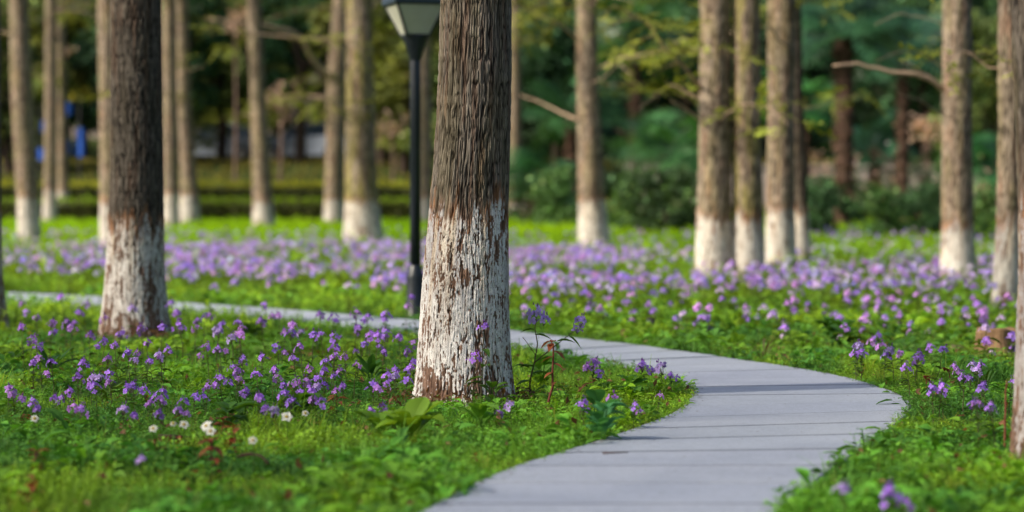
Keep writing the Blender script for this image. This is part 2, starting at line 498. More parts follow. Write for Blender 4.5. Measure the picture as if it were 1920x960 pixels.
    crack = (.62 + .38 * ss(.05, .4, pb * .5 + pa * .5))[..., None]
    col = col + (lime * crack - col) * pm[..., None]
    lump = (vn(ux2 * 130, uy2 * 130, Zg * 110, seed + 16) - .5) * .10 + (vn(ux2 * 70, uy2 * 70, Zg * 50, seed + 17) - .5) * .12
    hgt = (h - .6) * (1 - .55 * pm) + (.14 + lump * 1.3) * pm
    crackd = 0
    butt = 0
    if flare:
        lob = .5 + .5 * np.cos(T * 5 + seed) ; butt = flare * np.exp(-np.clip(Zg, 0, 9) / .10) * (.35 + lob)
    rad = r[:, None] * (1 + big * .07) + hgt * amp + butt
    V = np.stack([cx[:, None] + rad * ux, cy[:, None] + rad * uy, Zg], -1).reshape(-1, 3)
    n = len(zs)
    i, j = np.meshgrid(np.arange(n - 1), np.arange(nth), indexing='ij')
    F = np.stack([i * nth + j, i * nth + (j + 1) % nth, (i + 1) * nth + (j + 1) % nth, (i + 1) * nth + j], -1).reshape(-1, 4)
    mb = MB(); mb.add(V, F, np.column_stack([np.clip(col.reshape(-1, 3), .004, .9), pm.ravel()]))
    return mb.data(name, mat, smooth=True)

def px_edges(prof, d, base):
    """(py, xl, xr) silhouette rows at distance d -> (z, cx, cy, r) about the tree's foot"""
    out = []
    for py, xl, xr in sorted(prof, reverse=True):
        p = pos((xl + xr) / 2, py, d)
        out.append((p.z - base.z, p.x - base.x, 0, (xr - xl) / 2 / FPX * d))
    # continue upward
    z, cx, cy, r = out[-1]; z1, cx1, _, r1 = out[-2]
    sl = np.clip((cx - cx1) / max(z - z1, .1), -.04, .04)
    for zz, k in ((z + 3, .86), (z + 7, .55), (14, .2)):
        if zz > z: out.append((zz, cx + sl * (zz - z), 0, r * k))
    out[0:0] = [(-.1, out[0][1], 0, out[0][3] * 1.06)]
    return out

# --- leaf sprays for the crowns: fine spring needles
def spray_tmpl(seed, n=26, L=.5):
    rg = np.random.default_rng(seed); V = []; F = []; Tn = []
    for k in range(n):
        t = rg.uniform(.1, 1); side = rg.choice([-1, 1])
        p = np.array([t * L, 0, -.15 * L * t * t])
        d = np.array([.5, side * rg.uniform(.6, 1), rg.uniform(-.5, .3)]); d /= np.linalg.norm(d)
        l = rg.uniform(.05, .10); w = np.cross(d, [0, 0, 1]); w = w / np.linalg.norm(w) * l * .2
        b = len(V); V += [p, p + d * l * .5 + w, p + d * l, p + d * l * .5 - w]; F.append([b, b + 1, b + 2, b + 3])
        Tn += [[rg.uniform(.7, 1.25)]] * 4
    return np.array(V), np.array(F), np.array(Tn)
SPRAY = [spray_tmpl(i) for i in range(3)]

def bough_mesh(mb_w, mb_l, p0, az, length, rise, droop, r0, rg, leafy, tint=(.10, .15, .02)):
    n = 9; pts = [np.array(p0, float)]; dirv = np.array([math.cos(az), math.sin(az), rise]); dirv /= np.linalg.norm(dirv)
    for k in range(n):
        dirv = dirv + rg.normal(0, .09, 3) + np.array([0, 0, -droop / n]); dirv /= np.linalg.norm(dirv)
        pts.append(pts[-1] + dirv * length / n)
    pts = np.array(pts)
    mb_w.tube(pts, np.linspace(r0, r0 * .22, n + 1), 6, tint=(.17, .12, .075))
    P, Rz, Tl = [], [], []
    for k in range(2, n + 1):
        for q in range(2):
            a = az + rg.choice([-1, 1]) * rg.uniform(.5, 1.2); l = length * rg.uniform(.15, .3)
            d = np.array([math.cos(a), math.sin(a), rg.uniform(-.3, .25)])
            tw = np.array([pts[k], pts[k] + d * l * .5 + rg.normal(0, .02, 3), pts[k] + d * l + np.array([0, 0, -.05])])
            mb_w.tube(tw, [r0 * .25, r0 * .18, r0 * .08], 4, tint=(.16, .11, .06), cap=False)
            for j in range(leafy):
                t = rg.uniform(.2, 1); P.append(pts[k] + d * l * t); Rz.append(a + rg.normal(0, .6)); Tl.append(rg.normal(0, .4, 2))
    if P:
        P = np.array(P); t = np.array(tint)[None] * rg.uniform(.6, 1.5, (len(P), 1))
        for q in range(3):
            m = np.arange(len(P)) % 3 == q
            mb_l.scatter(SPRAY[q], P[m], np.array(Rz)[m], rg.uniform(.7, 1.2, m.sum()), t[m], np.array(Tl)[m])

def make_crown_data(seed, z0, z1, rad, nb, leafy):
    rg = np.random.default_rng(seed); w, l = MB(), MB()
    for k in range(nb):
        f = (k + rg.uniform(0, 1)) / nb; z = z0 + (z1 - z0) * f
        L = rad * (1.05 - .75 * f) * rg.uniform(.75, 1.1)
        bough_mesh(w, l, (0, 0, z), rg.uniform(0, 6.283), L, .35, .45, .035 * (1.2 - f), rg, leafy)
    both = MB()
    for s_, mi in ((w, 0), (l, 1)):
        off = 0
        for v, f, c in zip(s_.v, s_.f, s_.c):
            both.v.append(v); both.f.append(f - off + both.n if False else f + (both.n - off)); both.c.append(c); both.m.append(np.full(len(f), mi))
        both.n += s_.n
    return both.data('crown', [M['twig'], M['crown']])
def _fix():
    pass
CROWNS = [make_crown_data(100 + i, 6.2, 13.2, 2.4, 17, 1) for i in range(3)]

def painted_tree(label, base, prof, paint_py, seed, hero=0, crown=True, lower=(), **kw):
    d = base.y
    root = empty('redwood_tree', base, label, 'tree', 'trees with limewashed trunk feet')
    ed = px_edges(prof, d, base)
    ph = (pos(960, paint_py, d).z - base.z) if paint_py else -2
    if hero == 2: a = dict(nth=720, dz=.0032, amp=.016, mat=M['bark'], zfine=2.6, flare=.016)
    elif hero == 1: a = dict(nth=340, dz=.008, amp=.017, mat=M['bark'], zfine=3.6, flare=.02)
    else: a = dict(nth=72, dz=.045, amp=.022, mat=M['bark_far'], zfine=6.5)
    a.update(kw)
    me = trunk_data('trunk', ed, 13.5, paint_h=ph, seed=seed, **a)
    o = D.objects.new('trunk', me); COL.objects.link(o); o.parent = root
    if crown:
        E = np.array(ed); cx = np.interp(8.5, E[:, 0], E[:, 1])
        c = D.objects.new('crown', CROWNS[seed % 3]); COL.objects.link(c); c.parent = root
        c.location = (cx, 0, 0); c.rotation_euler = (0, 0, seed * 1.7)
    if not hero and crown:
        rb = random.Random(seed); xm = [(a[0], (a[1] + a[2]) / 2) for a in prof]; lower = list(lower)
        for q in range(4):
            py = rb.uniform(-60, 235); x0 = float(np.interp(py, [a[0] for a in xm], [a[1] for a in xm])); sg = rb.choice([-1, 1]); L = rb.uniform(50, 130) * min(1.3, 40 / d)
            lower.append(([(x0, py), (x0 + sg * L * .35, py - L * rb.uniform(.0, .3)), (x0 + sg * L * .7, py - L * rb.uniform(.1, .45)), (x0 + sg * L, py - L * rb.uniform(.0, .45))], rb.uniform(.007, .013), rb.choice([0, 1, 1]), rb.uniform(-2.5, 2.5)))
    for k, pl in enumerate(lower):
        # branch seen in the photograph: pixel polyline at the tree's depth, then some sprays
        pts, r0, leafy, dd = pl
        P = np.array([np.array(pos(px, py, d + dd * i / max(1, len(pts) - 1))) - np.array(base) for i, (px, py) in enumerate(pts)])
        t = np.linspace(0, len(P) - 1, 14); P = np.stack([np.interp(t, np.arange(len(P)), P[:, q]) for q in range(3)], -1)
        rg = np.random.default_rng(seed * 10 + k)
        P[1:-1] += rg.normal(0, .008, P[1:-1].shape)
        w, l = MB(), MB()
        w.tube(P, np.linspace(r0, r0 * .35, 14), 8, tint=(.48, .34, .24))
        if leafy:
            for q in range(4, 14, 1):
                a_ = rg.uniform(0, 6.28); L = .5
                dv = np.array([math.cos(a_), math.sin(a_) * .6, rg.uniform(-.4, .3)]) * L
                w.tube([P[q], P[q] + dv * .5, P[q] + dv + np.array([0, 0, -.06])], [r0 * .3, r0 * .2, r0 * .08], 5, tint=(.22, .15, .08), cap=False)
                n = leafy * 2
                pp = P[q] + dv[None] * rg.uniform(.2, 1, (n, 1))
                l.scatter(SPRAY[q % 3], pp, a_ + rg.normal(0, .6, n), rg.uniform(.6, 1.1, n), np.array([[.30, .34, .05]]) * rg.uniform(.6, 1.4, (n, 1)), rg.normal(0, .4, (n, 2)))
        b = w.build('branch', M['twig'], root, smooth=True)
        if leafy: l.build('needles', M['crown'], b)
    return root

# main tree and its neighbours (silhouette rows read off the photograph)
base_main = at(874, 757)
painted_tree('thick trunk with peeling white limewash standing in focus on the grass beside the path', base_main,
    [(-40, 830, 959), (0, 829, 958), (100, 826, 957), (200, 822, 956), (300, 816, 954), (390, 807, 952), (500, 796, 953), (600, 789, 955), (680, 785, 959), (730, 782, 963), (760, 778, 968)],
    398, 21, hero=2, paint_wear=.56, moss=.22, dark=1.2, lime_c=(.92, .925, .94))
painted_tree('dark trunk with worn whitewash foot standing among violet flowers before the path', at(252, 634),
    [(0, 208, 302), (300, 208, 305), (400, 206, 305), (500, 201, 306), (580, 194, 312), (634, 187, 318)], 425, 5, hero=1, paint_wear=.60, dark=.75, moss=.12, lime_c=(.86, .85, .84))
painted_tree('close trunk with grey whitewashed foot cut off by the right edge of the photo', at(2004, 872),
    [(0, 1903, 2098), (300, 1910, 2096), (480, 1911, 2098), (650, 1908, 2106), (780, 1905, 2112), (872, 1899, 2126)], 392, 8, hero=1, paint_wear=.68, dark=.85, lime_c=(.58, .56, .58), flare=.008)
painted_tree('trunk barely showing at the left edge of the photo', at(-42, 618),
    [(0, -90, -2), (300, -88, 0), (500, -90, 2), (618, -100, 14)], 400, 31, hero=1, paint_wear=.6)
T = [
 ('slim trunk with white foot on the bright lawn, nearest the photo left edge', (55, 462), [(0,18,52),(200,22,62),(370,32,72),(462,34,78)], 371, {}),
 ('thin reddish trunk with white foot on the lawn, another in its shadow', (94, 422), [(0,85,106),(200,84,107),(357,82,106),(422,79,108)], 357, {}),
 ('dim trunk with white foot directly behind the thin reddish one on the lawn', (119, 414), [(0,104,122),(200,106,124),(355,107,130),(414,106,132)], 355, {}),
 ('pale sunlit trunk half hidden behind the dark trunk with the worn foot', (205, 480), [(0,183,222),(200,186,224),(385,188,226),(480,186,230)], 378, {}),
 ('lit trunk with white foot just right of the dark trunk, left of a close pair', (321, 432), [(0,304,330),(200,306,332),(363,307,335),(432,305,338)], 363, {}),
 ('shaded trunk with white foot, right one of the close pair near the dark trunk', (356, 426), [(0,326,352),(200,334,358),(365,339,372),(426,336,376)], 366, {}),
 ('leaning slim trunk with white foot in the open view to the hedges', (494, 432), [(0,462,489),(200,470,499),(378,474,512),(432,472,517)], 378, {}),
 ('trunk with a thick bare bough and white foot behind the broad mossy one', (627, 424), [(0,624,655),(150,614,648),(375,608,645),(424,605,648)], 376,
    dict(lower=[([(622,150),(585,110),(560,62),(480,45),(395,36)], .085, 0, -3), ([(640,185),(560,178),(470,188)], .03, 1, 2)])),
 ('broad mossy yellow trunk with white foot left of the lamp post', (683, 466), [(0,649,697),(200,649,702),(300,648,704),(380,646,710),(466,643,722)], 380,
    dict(moss=.9, lower=[([(655,75),(560,72),(440,60),(385,35)], .035, 1, -2), ([(690,20),(735,-20)], .05, 0, 0), ([(660,210),(600,185),(540,190)], .03, 1, -4)])),
 ('thin trunk with white foot seen just right of the lamp post', (800, 422), [(0,786,806),(200,787,808),(366,788,811),(422,786,814)], 368, {}),
 ('thin trunk peeping out behind the right side of the thick trunk in focus', (966, 416), [(0,955,976),(200,955,977),(340,953,978),(416,950,982)], 388, {}),
 ('lone straight trunk with white foot right of the thick trunk, with low leafy boughs', (1115, 478), [(0,1081,1118),(150,1081,1122),(300,1083,1130),(376,1084,1134),(478,1083,1148)], 376,
    dict(warm=.15, lower=[([(1084,225),(1050,210),(1010,190),(975,178)], .026, 0, 1), ([(1120,130),(1165,108),(1230,100),(1290,70)], .022, 2, -2), ([(1085,75),(1040,40),(990,20),(950,-10)], .022, 3, -2)])),
 ('wide sunlit trunk with white foot, leftmost of the tight trio right of the path', (1338, 532), [(0,1313,1369),(150,1312,1368),(300,1310,1370),(405,1307,1371),(532,1302,1376)], 408,
    dict(warm=.1, lower=[([(1314,168),(1285,125),(1240,85),(1215,45),(1150,10)], .026, 2, -2), ([(1322,238),(1300,215),(1260,190)], .018, 0, -1)])),
 ('greenish mossy trunk with white foot in the middle of the tight trio', (1402, 532), [(0,1374,1424),(200,1374,1426),(300,1374,1428),(412,1373,1431),(532,1369,1436)], 412, dict(moss=.9)),
 ('sunlit trunk with white foot, rightmost of the tight trio', (1464, 512), [(0,1440,1493),(200,1440,1488),(390,1438,1489),(512,1434,1494)], 394,
    dict(warm=.15, lower=[([(1485,92),(1462,80),(1445,55),(1440,20)], .025, 0, -1.5)])),
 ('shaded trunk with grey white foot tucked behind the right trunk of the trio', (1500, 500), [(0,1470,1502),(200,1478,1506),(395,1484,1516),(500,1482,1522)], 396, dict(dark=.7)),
 ('sunlit trunk with white foot and one long bare twig pointing left', (1796, 542), [(0,1768,1821),(200,1767,1822),(425,1766,1825),(542,1762,1831)], 428,
    dict(lower=[([(1772,170),(1745,150),(1715,140),(1650,130),(1600,119),(1562,123)], .04, 0, -.5), ([(1745,148),(1715,125),(1690,115)], .015, 0, -.5)])),
 ('pale lit trunk with white foot half hidden behind the close trunk on the right', (1885, 585), [(0,1872,1920),(200,1872,1918),(415,1869,1914),(520,1862,1912),(585,1856,1914)], 416, {}),
]
for k, (lab, b, prof, ppy, kw) in enumerate(T):
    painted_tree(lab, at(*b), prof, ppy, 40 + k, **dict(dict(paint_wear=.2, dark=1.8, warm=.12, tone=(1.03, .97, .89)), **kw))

# ------------------------------------------------------------------ small plant templates
def quadleaf(p, d, l, w, up=(0, 0, 1), fold=0.0):
    d = np.asarray(d, float); d /= np.linalg.norm(d)
    s = np.cross(d, up); ns = np.linalg.norm(s); s = s / ns if ns > 1e-6 else np.array([1, 0, 0.])
    n = np.cross(s, d)
    return [p, p + d * l * .45 + s * w + n * fold * l, p + d * l, p + d * l * .45 - s * w + n * fold * l]

def sprig(seed, n=10, hmin=.02, hmax=.06, l0=.010, l1=.019):
    rg = np.random.default_rng(seed); V = []; F = []; Tn = []
    h = rg.uniform(hmin, hmax); lean = rg.normal(0, .35, 2)
    for k in range(n):
        t = (k + .5) / n; a = k * 2.4 + rg.normal(0, .4)
        p = np.array([lean[0] * h * t, lean[1] * h * t, h * t])
        d = np.array([math.cos(a), math.sin(a), rg.uniform(.0, .7)])
        l = rg.uniform(l0, l1)
        b = len(V); V += quadleaf(p, d, l, l * .3, fold=rg.uniform(-.1, .15)); F.append([b, b + 1, b + 2, b + 3])
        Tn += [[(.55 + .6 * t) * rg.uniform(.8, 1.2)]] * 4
    p = np.array([0, 0, 0.]); q = np.array([lean[0] * h, lean[1] * h, h]); b = len(V)
    V += [p - [.0012, 0, 0], p + [.0012, 0, 0], q + [.0007, 0, 0], q - [.0007, 0, 0]]; F.append([b, b + 1, b + 2, b + 3]); Tn += [[.6]] * 4
    return np.array(V), np.array(F), np.array(Tn)

def tuft(seed, n=11, lmin=.06, lmax=.15, w=.0022):
    rg = np.random.default_rng(seed); V = []; F = []; Tn = []
    for k in range(n):
        a = rg.uniform(0, 6.283); L = rg.uniform(lmin, lmax); b = rg.uniform(.2, .9)
        p0 = np.array([*rg.normal(0, .012, 2), 0])
        d = np.array([math.cos(a), math.sin(a), 0]); s = np.array([-d[1], d[0], 0])
        rows = []
        for q in range(4):
            t = q / 3; c = p0 + d * L * b * t * t * .9 + np.array([0, 0, L * (t - .35 * b * t * t)])
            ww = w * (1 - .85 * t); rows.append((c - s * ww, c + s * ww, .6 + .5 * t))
        b0 = len(V)
        for l, r_, t in rows: V += [l, r_]; Tn += [[t]] * 2
        for q in range(3): F.append([b0 + 2 * q, b0 + 2 * q + 1, b0 + 2 * q + 3, b0 + 2 * q + 2])
    return np.array(V), np.array(F), np.array(Tn)

def big_leaf(V, F, Tn, p, d, L, wd, rg, curl=.35, bright=1.0, nseg=4):
    """a pointed leaf of 2 x nseg quads with a midrib fold"""
    d = np.asarray(d, float); d /= np.linalg.norm(d)
    s = np.cross(d, [0, 0, 1.]); s /= np.linalg.norm(s) + 1e-9
    b = len(V)
    for q in range(nseg + 1):
        t = q / nseg
        c = p + d * L * t + np.array([0, 0, -curl * L * t * t])
        w = wd * math.sin(math.pi * min(1, (t * .93 + .07)) ** .8) * (1 if q < nseg else 0.05)
        up = np.array([0, 0, w * .35])
        V += [c - s * w + up, c, c + s * w + up]; Tn += [[bright * 1.0], [bright * .82], [bright * 1.05]]
    for q in range(nseg):
        for e in (0, 1):
            F.append([b + 3 * q + e, b + 3 * q + e + 1, b + 3 * q + e + 4, b + 3 * q + e + 3])

def weed(seed, n=8, l0=.03, l1=.07, h=.07):
    rg = np.random.default_rng(seed); V = []; F = []; Tn = []
    for k in range(n):
        a = k * 2.4 + rg.normal(0, .3); hh = h * rg.uniform(.35, 1.1); o = rg.uniform(.01, .06)
        p = np.array([math.cos(a) * o, math.sin(a) * o, hh]); L = rg.uniform(l0, l1)
        b = len(V); sv = np.array([-math.sin(a), math.cos(a), 0]) * .0015
        V += [-sv, sv, p + sv, p - sv]; F.append([b, b + 1, b + 2, b + 3]); Tn += [[.6]] * 4
        big_leaf(V, F, Tn, p, [math.cos(a), math.sin(a), rg.uniform(0, .5)], L, L * rg.uniform(.22, .36), rg, rg.uniform(.1, .5), rg.uniform(.75, 1.2), 3)
    return np.array(V), np.array(F), np.array(Tn)

LEAF0 = (np.array(quadleaf(np.zeros(3), [1, 0, .1], 1.0, .3, fold=.15)), np.array([[0, 1, 2, 3]]))
SPRIGS = [sprig(i) for i in range(8)]
TUFTS = [tuft(20 + i) for i in range(6)]
WEEDS = [weed(40 + i) for i in range(6)]
# coarse clumps for the middle distance
def clump(seed, n=14, s=1.0):
    return sprig(seed, n, .08, .2, .035, .06)
CLUMPS = [clump(60 + i) for i in range(6)]

def strip_points(y0, y1, dens, rg, half=.24, clear=True, grow=0.0):
    """uniform points in the wedge of ground the view covers"""
    out = []
    xm = half * y1 + 1.0
    n = int(dens * 2 * xm * (y1 - y0))
    x = rg.uniform(-xm, xm, n); y = rg.uniform(y0, y1, n)
    k = abs(x) < half * y + 1.0
    x, y = x[k], y[k]
    if clear:
        k = ~in_path(x, y, grow); x, y = x[k], y[k]
    return x, y

def greens(x, y, rg, sunny=0.0):
    """patchy green of the ground cover"""
    n = vn(x * .9, y * .9, seed=71) * .6 + vn(x * 3.1, y * 3.1, seed=72) * .4
    n2 = vn(x * 1.7, y * 1.7, seed=73)
    A = np.array([.09, .25, .04]); B = np.array([.20, .45, .05]); C = np.array([.35, .54, .03])
    t = ss(.3, .7, n)[:, None]
    c = A + (B - A) * t
    yel = (ss(.5, .8, n2) * .6 + sunny * .5)[:, None]
    c = c + (C - c) * np.clip(yel, 0, 1)
    lit = (np.exp(-((x - .7) / .8) ** 2 - ((y - 13.6) / 1.8) ** 2) * .6)[:, None]  # sunny patch right of the thick trunk, painted into the leaf colour
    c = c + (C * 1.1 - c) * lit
    return c * rg.uniform(.6, 1.4, (len(x), 1))

def build_ground_cover():
    rg = np.random.default_rng(5)
    mb = MB()
    def lay(tm, x, y, smin, smax, sunny=0., tilt=.25, colmul=(1, 1, 1), hmod=True):
        P = np.stack([x, y, gz(y) - .008], -1)
        s = rg.uniform(smin, smax, len(x))
        if hmod: s = s * (.6 + .8 * vn(x * 2.0, y * 2.0, seed=81))
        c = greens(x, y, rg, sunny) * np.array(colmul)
        w = rg.integers(0, len(tm), len(x))
        for k in range(len(tm)):
            m = w == k
            mb.scatter(tm[k], P[m], rg.uniform(0, 6.283, m.sum()), s[m], c[m], rg.normal(0, tilt, (m.sum(), 2)))
    # in and before the plane of focus
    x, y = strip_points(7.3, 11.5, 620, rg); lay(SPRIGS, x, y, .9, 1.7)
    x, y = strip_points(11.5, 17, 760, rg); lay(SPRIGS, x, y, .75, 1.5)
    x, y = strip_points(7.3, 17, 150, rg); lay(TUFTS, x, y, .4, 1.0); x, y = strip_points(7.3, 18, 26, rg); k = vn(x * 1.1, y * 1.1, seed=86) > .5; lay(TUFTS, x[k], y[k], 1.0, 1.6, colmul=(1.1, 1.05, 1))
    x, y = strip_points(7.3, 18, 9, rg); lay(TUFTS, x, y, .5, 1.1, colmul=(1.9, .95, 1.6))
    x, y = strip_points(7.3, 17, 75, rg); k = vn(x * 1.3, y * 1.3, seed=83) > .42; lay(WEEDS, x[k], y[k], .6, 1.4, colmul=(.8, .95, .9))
    # last year's leaves and straw among the green
    x, y = strip_points(7.3, 20, 16, rg); n = len(x)
    mb.scatter(LEAF0, np.stack([x, y, gz(y) + rg.uniform(.03, .08, n)], -1), rg.uniform(0, 6.28, n), rg.uniform(.02, .06, n), np.array([[.24, .12, .06]]) * rg.uniform(.4, 1.4, (n, 1)), rg.normal(0, .6, (n, 2)))
    # dry scraps about the foot of the near trunks
    for (cx_, cy_, rr, q) in ((base_main.x, base_main.y, .30, 240), (at(252, 634).x, at(252, 634).y, .30, 160)):
        a = rg.uniform(0, 6.28, q); r_ = rr + rg.exponential(.10, q); t_ = np.array([[.20, .11, .06]]) * rg.uniform(.3, 1.5, (q, 1))
        mb.scatter(LEAF0, np.column_stack([cx_ + np.cos(a) * r_, cy_ + np.sin(a) * r_, rg.uniform(.02, .07, q)]), rg.uniform(0, 6.28, q), rg.uniform(.02, .055, q), t_, rg.normal(0, .5, (q, 2)))
    # behind it
    x, y = strip_points(17, 24, 330, rg); lay(SPRIGS, x, y, .9, 1.5)
    x, y = strip_points(17, 26, 60, rg); lay(TUFTS, x, y, .5, .95)
    x, y = strip_points(17, 30, 22, rg); k = (x > -1) | (y > 26) | (y < 19); lay(WEEDS, x[k], y[k], .9, 1.7)
    x, y = strip_points(21, 34, 70, rg, grow=.25); lay(CLUMPS, x, y, .5, 1.0, .9)
    x, y = strip_points(34, 52, 38, rg); lay(CLUMPS, x, y, .8, 1.6, .9)
    return tag(mb.build('ground_cover', M['grass']), 'low green weeds, grass blades and small-leaved ground cover on both sides of the path', 'ground cover', kind='stuff')
build_ground_cover()

def build_lawn():
    rg = np.random.default_rng(6); mb = MB()
    x, y = strip_points(46, 82, 34, rg, half=.25, clear=False)
    P = np.stack([x, y, gz(y) - .01], -1)
    n = vn(x * .35, y * .2, seed=91)
    c = (np.array([[.25, .49, .004]]) + np.array([[.09, .07, .0]]) * n[:, None]) * rg.uniform(.8, 1.25, (len(x), 1))
    for k in range(6):
        m = np.arange(len(x)) % 6 == k
        mb.scatter(CLUMPS[k], P[m], rg.uniform(0, 6.28, m.sum()), rg.uniform(.9, 1.5, m.sum()), c[m], rg.normal(0, .3, (m.sum(), 2)))
    x, y = strip_points(82, 112, 16, rg, half=.25, clear=False)
    k = (y < 94) | (y > 101); x, y = x[k], y[k]
    P = np.stack([x, y, gz(y) - .01], -1)
    c = np.array([[.30, .27, .075]]) * rg.uniform(.7, 1.3, (len(x), 1))
    mb.scatter(CLUMPS[0], P, rg.uniform(0, 6.28, len(x)), rg.uniform(1, 1.7, len(x)), c, rg.normal(0, .3, (len(x), 2)))
    return tag(mb.build('lawn_grass', M['grass']), 'bright green mown lawn grass beyond the violet flowers', 'lawn', kind='stuff')
build_lawn()

# ------------------------------------------------------------------ violet flowers
VIO = np.array([[.44, .22, .84], [.50, .24, .82], [.58, .27, .80], [.62, .45, .90], [.38, .21, .80]])
def flower(V, F, Tn, c, nrm, dia, rg, col, simple=False):
    nrm = np.asarray(nrm, float); nrm /= np.linalg.norm(nrm)
    a = np.cross(nrm, [.3, .2, 1.]); a /= np.linalg.norm(a); b = np.cross(nrm, a); ph = rg.uniform(0, 6.28)
    R = dia / 2
    for k in range(4):
        t = ph + k * math.pi / 2 + rg.normal(0, .12); d = a * math.cos(t) + b * math.sin(t); s = np.cross(nrm, d)
        cup = rg.uniform(-.15, .25) * R; r = R * rg.uniform(.85, 1.1); w = r * rg.uniform(.36, .5); q = len(V)
        cc = col * rg.uniform(.8, 1.2)
        if simple:
            V += [c, c + d * r * .65 + s * w + nrm * cup * .5, c + d * r + nrm * cup, c + d * r * .65 - s * w + nrm * cup * .5]
            F.append([q, q + 1, q + 2, q + 3]); Tn += [cc] * 4
        else:
            V += [c - s * w * .2, c + s * w * .2, c + d * r * .62 + s * w + nrm * cup * .5, c + d * r * .62 - s * w + nrm * cup * .5,
                  c + d * r + s * w * .55 + nrm * cup, c + d * r - s * w * .55 + nrm * cup]
            F += [[q, q + 1, q + 2, q + 3], [q + 3, q + 2, q + 4, q + 5]]
            Tn += [cc * .75, cc * .75, cc, cc, cc * 1.12, cc * 1.12]
    return

def head_tmpl(seed, n, rad, dia, simple=False, col=None):
    rg = np.random.default_rng(seed); V = []; F = []; Tn = []
    c0 = VIO[rg.integers(0, len(VIO))]; col = c0 if col is None else np.array(col)
    for k in range(n):
        a = k * 2.4 + rg.normal(0, .3); rr = rad * math.sqrt((k + .4) / n) * rg.uniform(.8, 1.15)
        z = rad * .9 * (1 - (rr / rad) ** 2) * rg.uniform(.4, 1) - rad * .3 * (rr / rad)
        c = np.array([math.cos(a) * rr, math.sin(a) * rr, z])
        nv = np.array([math.cos(a) * (.5 + rr / rad), math.sin(a) * (.5 + rr / rad) - .35, .75 + rg.normal(0, .25)])
        flower(V, F, Tn, c, nv, dia * rg.uniform(.8, 1.1), rg, col * rg.uniform(.85, 1.15), simple)
    return np.array(V), np.array(F), np.array(Tn)

def head_data(seed, n, rad, dia, col=None):
    V, F, Tn = head_tmpl(seed, n, rad, dia, col=col)
    mb = MB(); mb.add(V, F, Tn)
    rg = np.random.default_rng(seed)
    for k in range(n):     # pedicels and a few buds
        a = k * 2.4; rr = rad * math.sqrt((k + .4) / n)
        mb.tube([(0, 0, -rad * 1.0), (math.cos(a) * rr * .6, math.sin(a) * rr * .6, -.1 * rad), (math.cos(a) * rr, math.sin(a) * rr, .25 * rad)], [.0011] * 3, 4, tint=(.14, .12, .10), mat=1, cap=False)
    for k in range(4):
        a = rg.uniform(0, 6.28); p = np.array([math.cos(a) * rad * .25, math.sin(a) * rad * .25, rad * rg.uniform(.7, 1.1)])
        mb.tube([p, p + [0, 0, .004], p + [0, 0, .009], p + [0, 0, .013]], [.0008, .0028, .0028, .0006], 5, tint=(.22, .08, .33), cap=False)
    return mb.data('flower_head', [M['petal'], M['leaf']])
HEADS = [head_data(200 + i, 5 + i % 5, .034 + .006 * (i % 3), .040) for i in range(8)]

def stem_data(seed, h):
    rg = np.random.default_rng(seed); mb = MB(); lean = rg.normal(0, .12, 2) * h
    t = np.linspace(0, 1, 7)
    P = np.stack([lean[0] * t ** 1.5, lean[1] * t ** 1.5, h * t], -1) + rg.normal(0, .003, (7, 3))
    P[0] = (0, 0, -.01)
    mb.tube(P, np.linspace(.0034, .0016, 7), 6, tint=(.13, .12, .06))
    return mb.data('stem', M['leaf'], smooth=True), P

def leafset_data(seed, P):
    rg = np.random.default_rng(seed + 900); V = []; F = []; Tn = []
    for k in range(rg.integers(4, 8)):
        t = rg.uniform(.08, .8); p = np.array([np.interp(t, np.linspace(0, 1, 7), P[:, q]) for q in range(3)])
        a = rg.uniform(0, 6.28); L = .095 * (1.1 - .6 * t) * rg.uniform(.7, 1.2)
        big_leaf(V, F, Tn, p, [math.cos(a), math.sin(a), rg.uniform(.1, .7)], L, L * .26, rg, rg.uniform(.2, .7), rg.uniform(.8, 1.15))
    mb = MB(); mb.add(np.array(V), np.array(F), np.array([[.075, .15, .02]]) * np.array(Tn)); return mb.data('leaves', M['leaf'])

# prototypes of the plant: stem, leaves and one or two flower heads
PROTO = []
for i in range(7):
    h = 1.0 * (.22 + .03 * i)
    sd, P = stem_data(300 + i, h); PROTO.append((sd, leafset_data(300 + i, P), P, h))

def violet_plant(base, h, label, group, seed, heads=1, head_scale=1.0):
    rg = np.random.default_rng(seed)
    k = int(np.argmin([abs(p[3] - h) for p in PROTO])); sd, ld, P, ph = PROTO[k]
    sc = float(np.clip(h / ph, .6, 1.8)); root = empty('violet_flower', base, label, 'flower', group, rz=0)
    rot = rg.uniform(0, 6.28); c, s = math.cos(rot), math.sin(rot)
    for nm, me in (('stem', sd), ('leaves', ld)):
        o = D.objects.new(nm, me); COL.objects.link(o); o.parent = root; o.scale = (sc,) * 3; o.rotation_euler = (0, 0, rot)
    for q in range(heads):
        t = 1.0 if q == 0 else rg.uniform(.72, .9)
        p = np.array([np.interp(t, np.linspace(0, 1, 7), P[:, z]) for z in range(3)]) * sc
        p = np.array([p[0] * c - p[1] * s, p[0] * s + p[1] * c, p[2]])
        if q: p = p + np.array([rg.choice([-1, 1]) * rg.uniform(.03, .06), rg.normal(0, .03), 0])
        o = D.objects.new('flower_head', HEADS[rg.integers(0, len(HEADS))]); COL.objects.link(o); o.parent = root
        o.location = p; o.rotation_euler = (rg.normal(0, .2), rg.normal(0, .2), rg.uniform(0, 6.28)); o.scale = (head_scale * rg.uniform(.85, 1.15) * (1 if q == 0 else .8),) * 3
    return root

def from_head(px, py, h):
    """plant whose head shows at a pixel: height h fixes the distance"""
    for _ in range(6):
        d = (CAM_Z - h) * FPX / (py - 388)
    p = pos(px, py, d)
    return Vector((p.x, p.y, float(gz(p.y)))), h

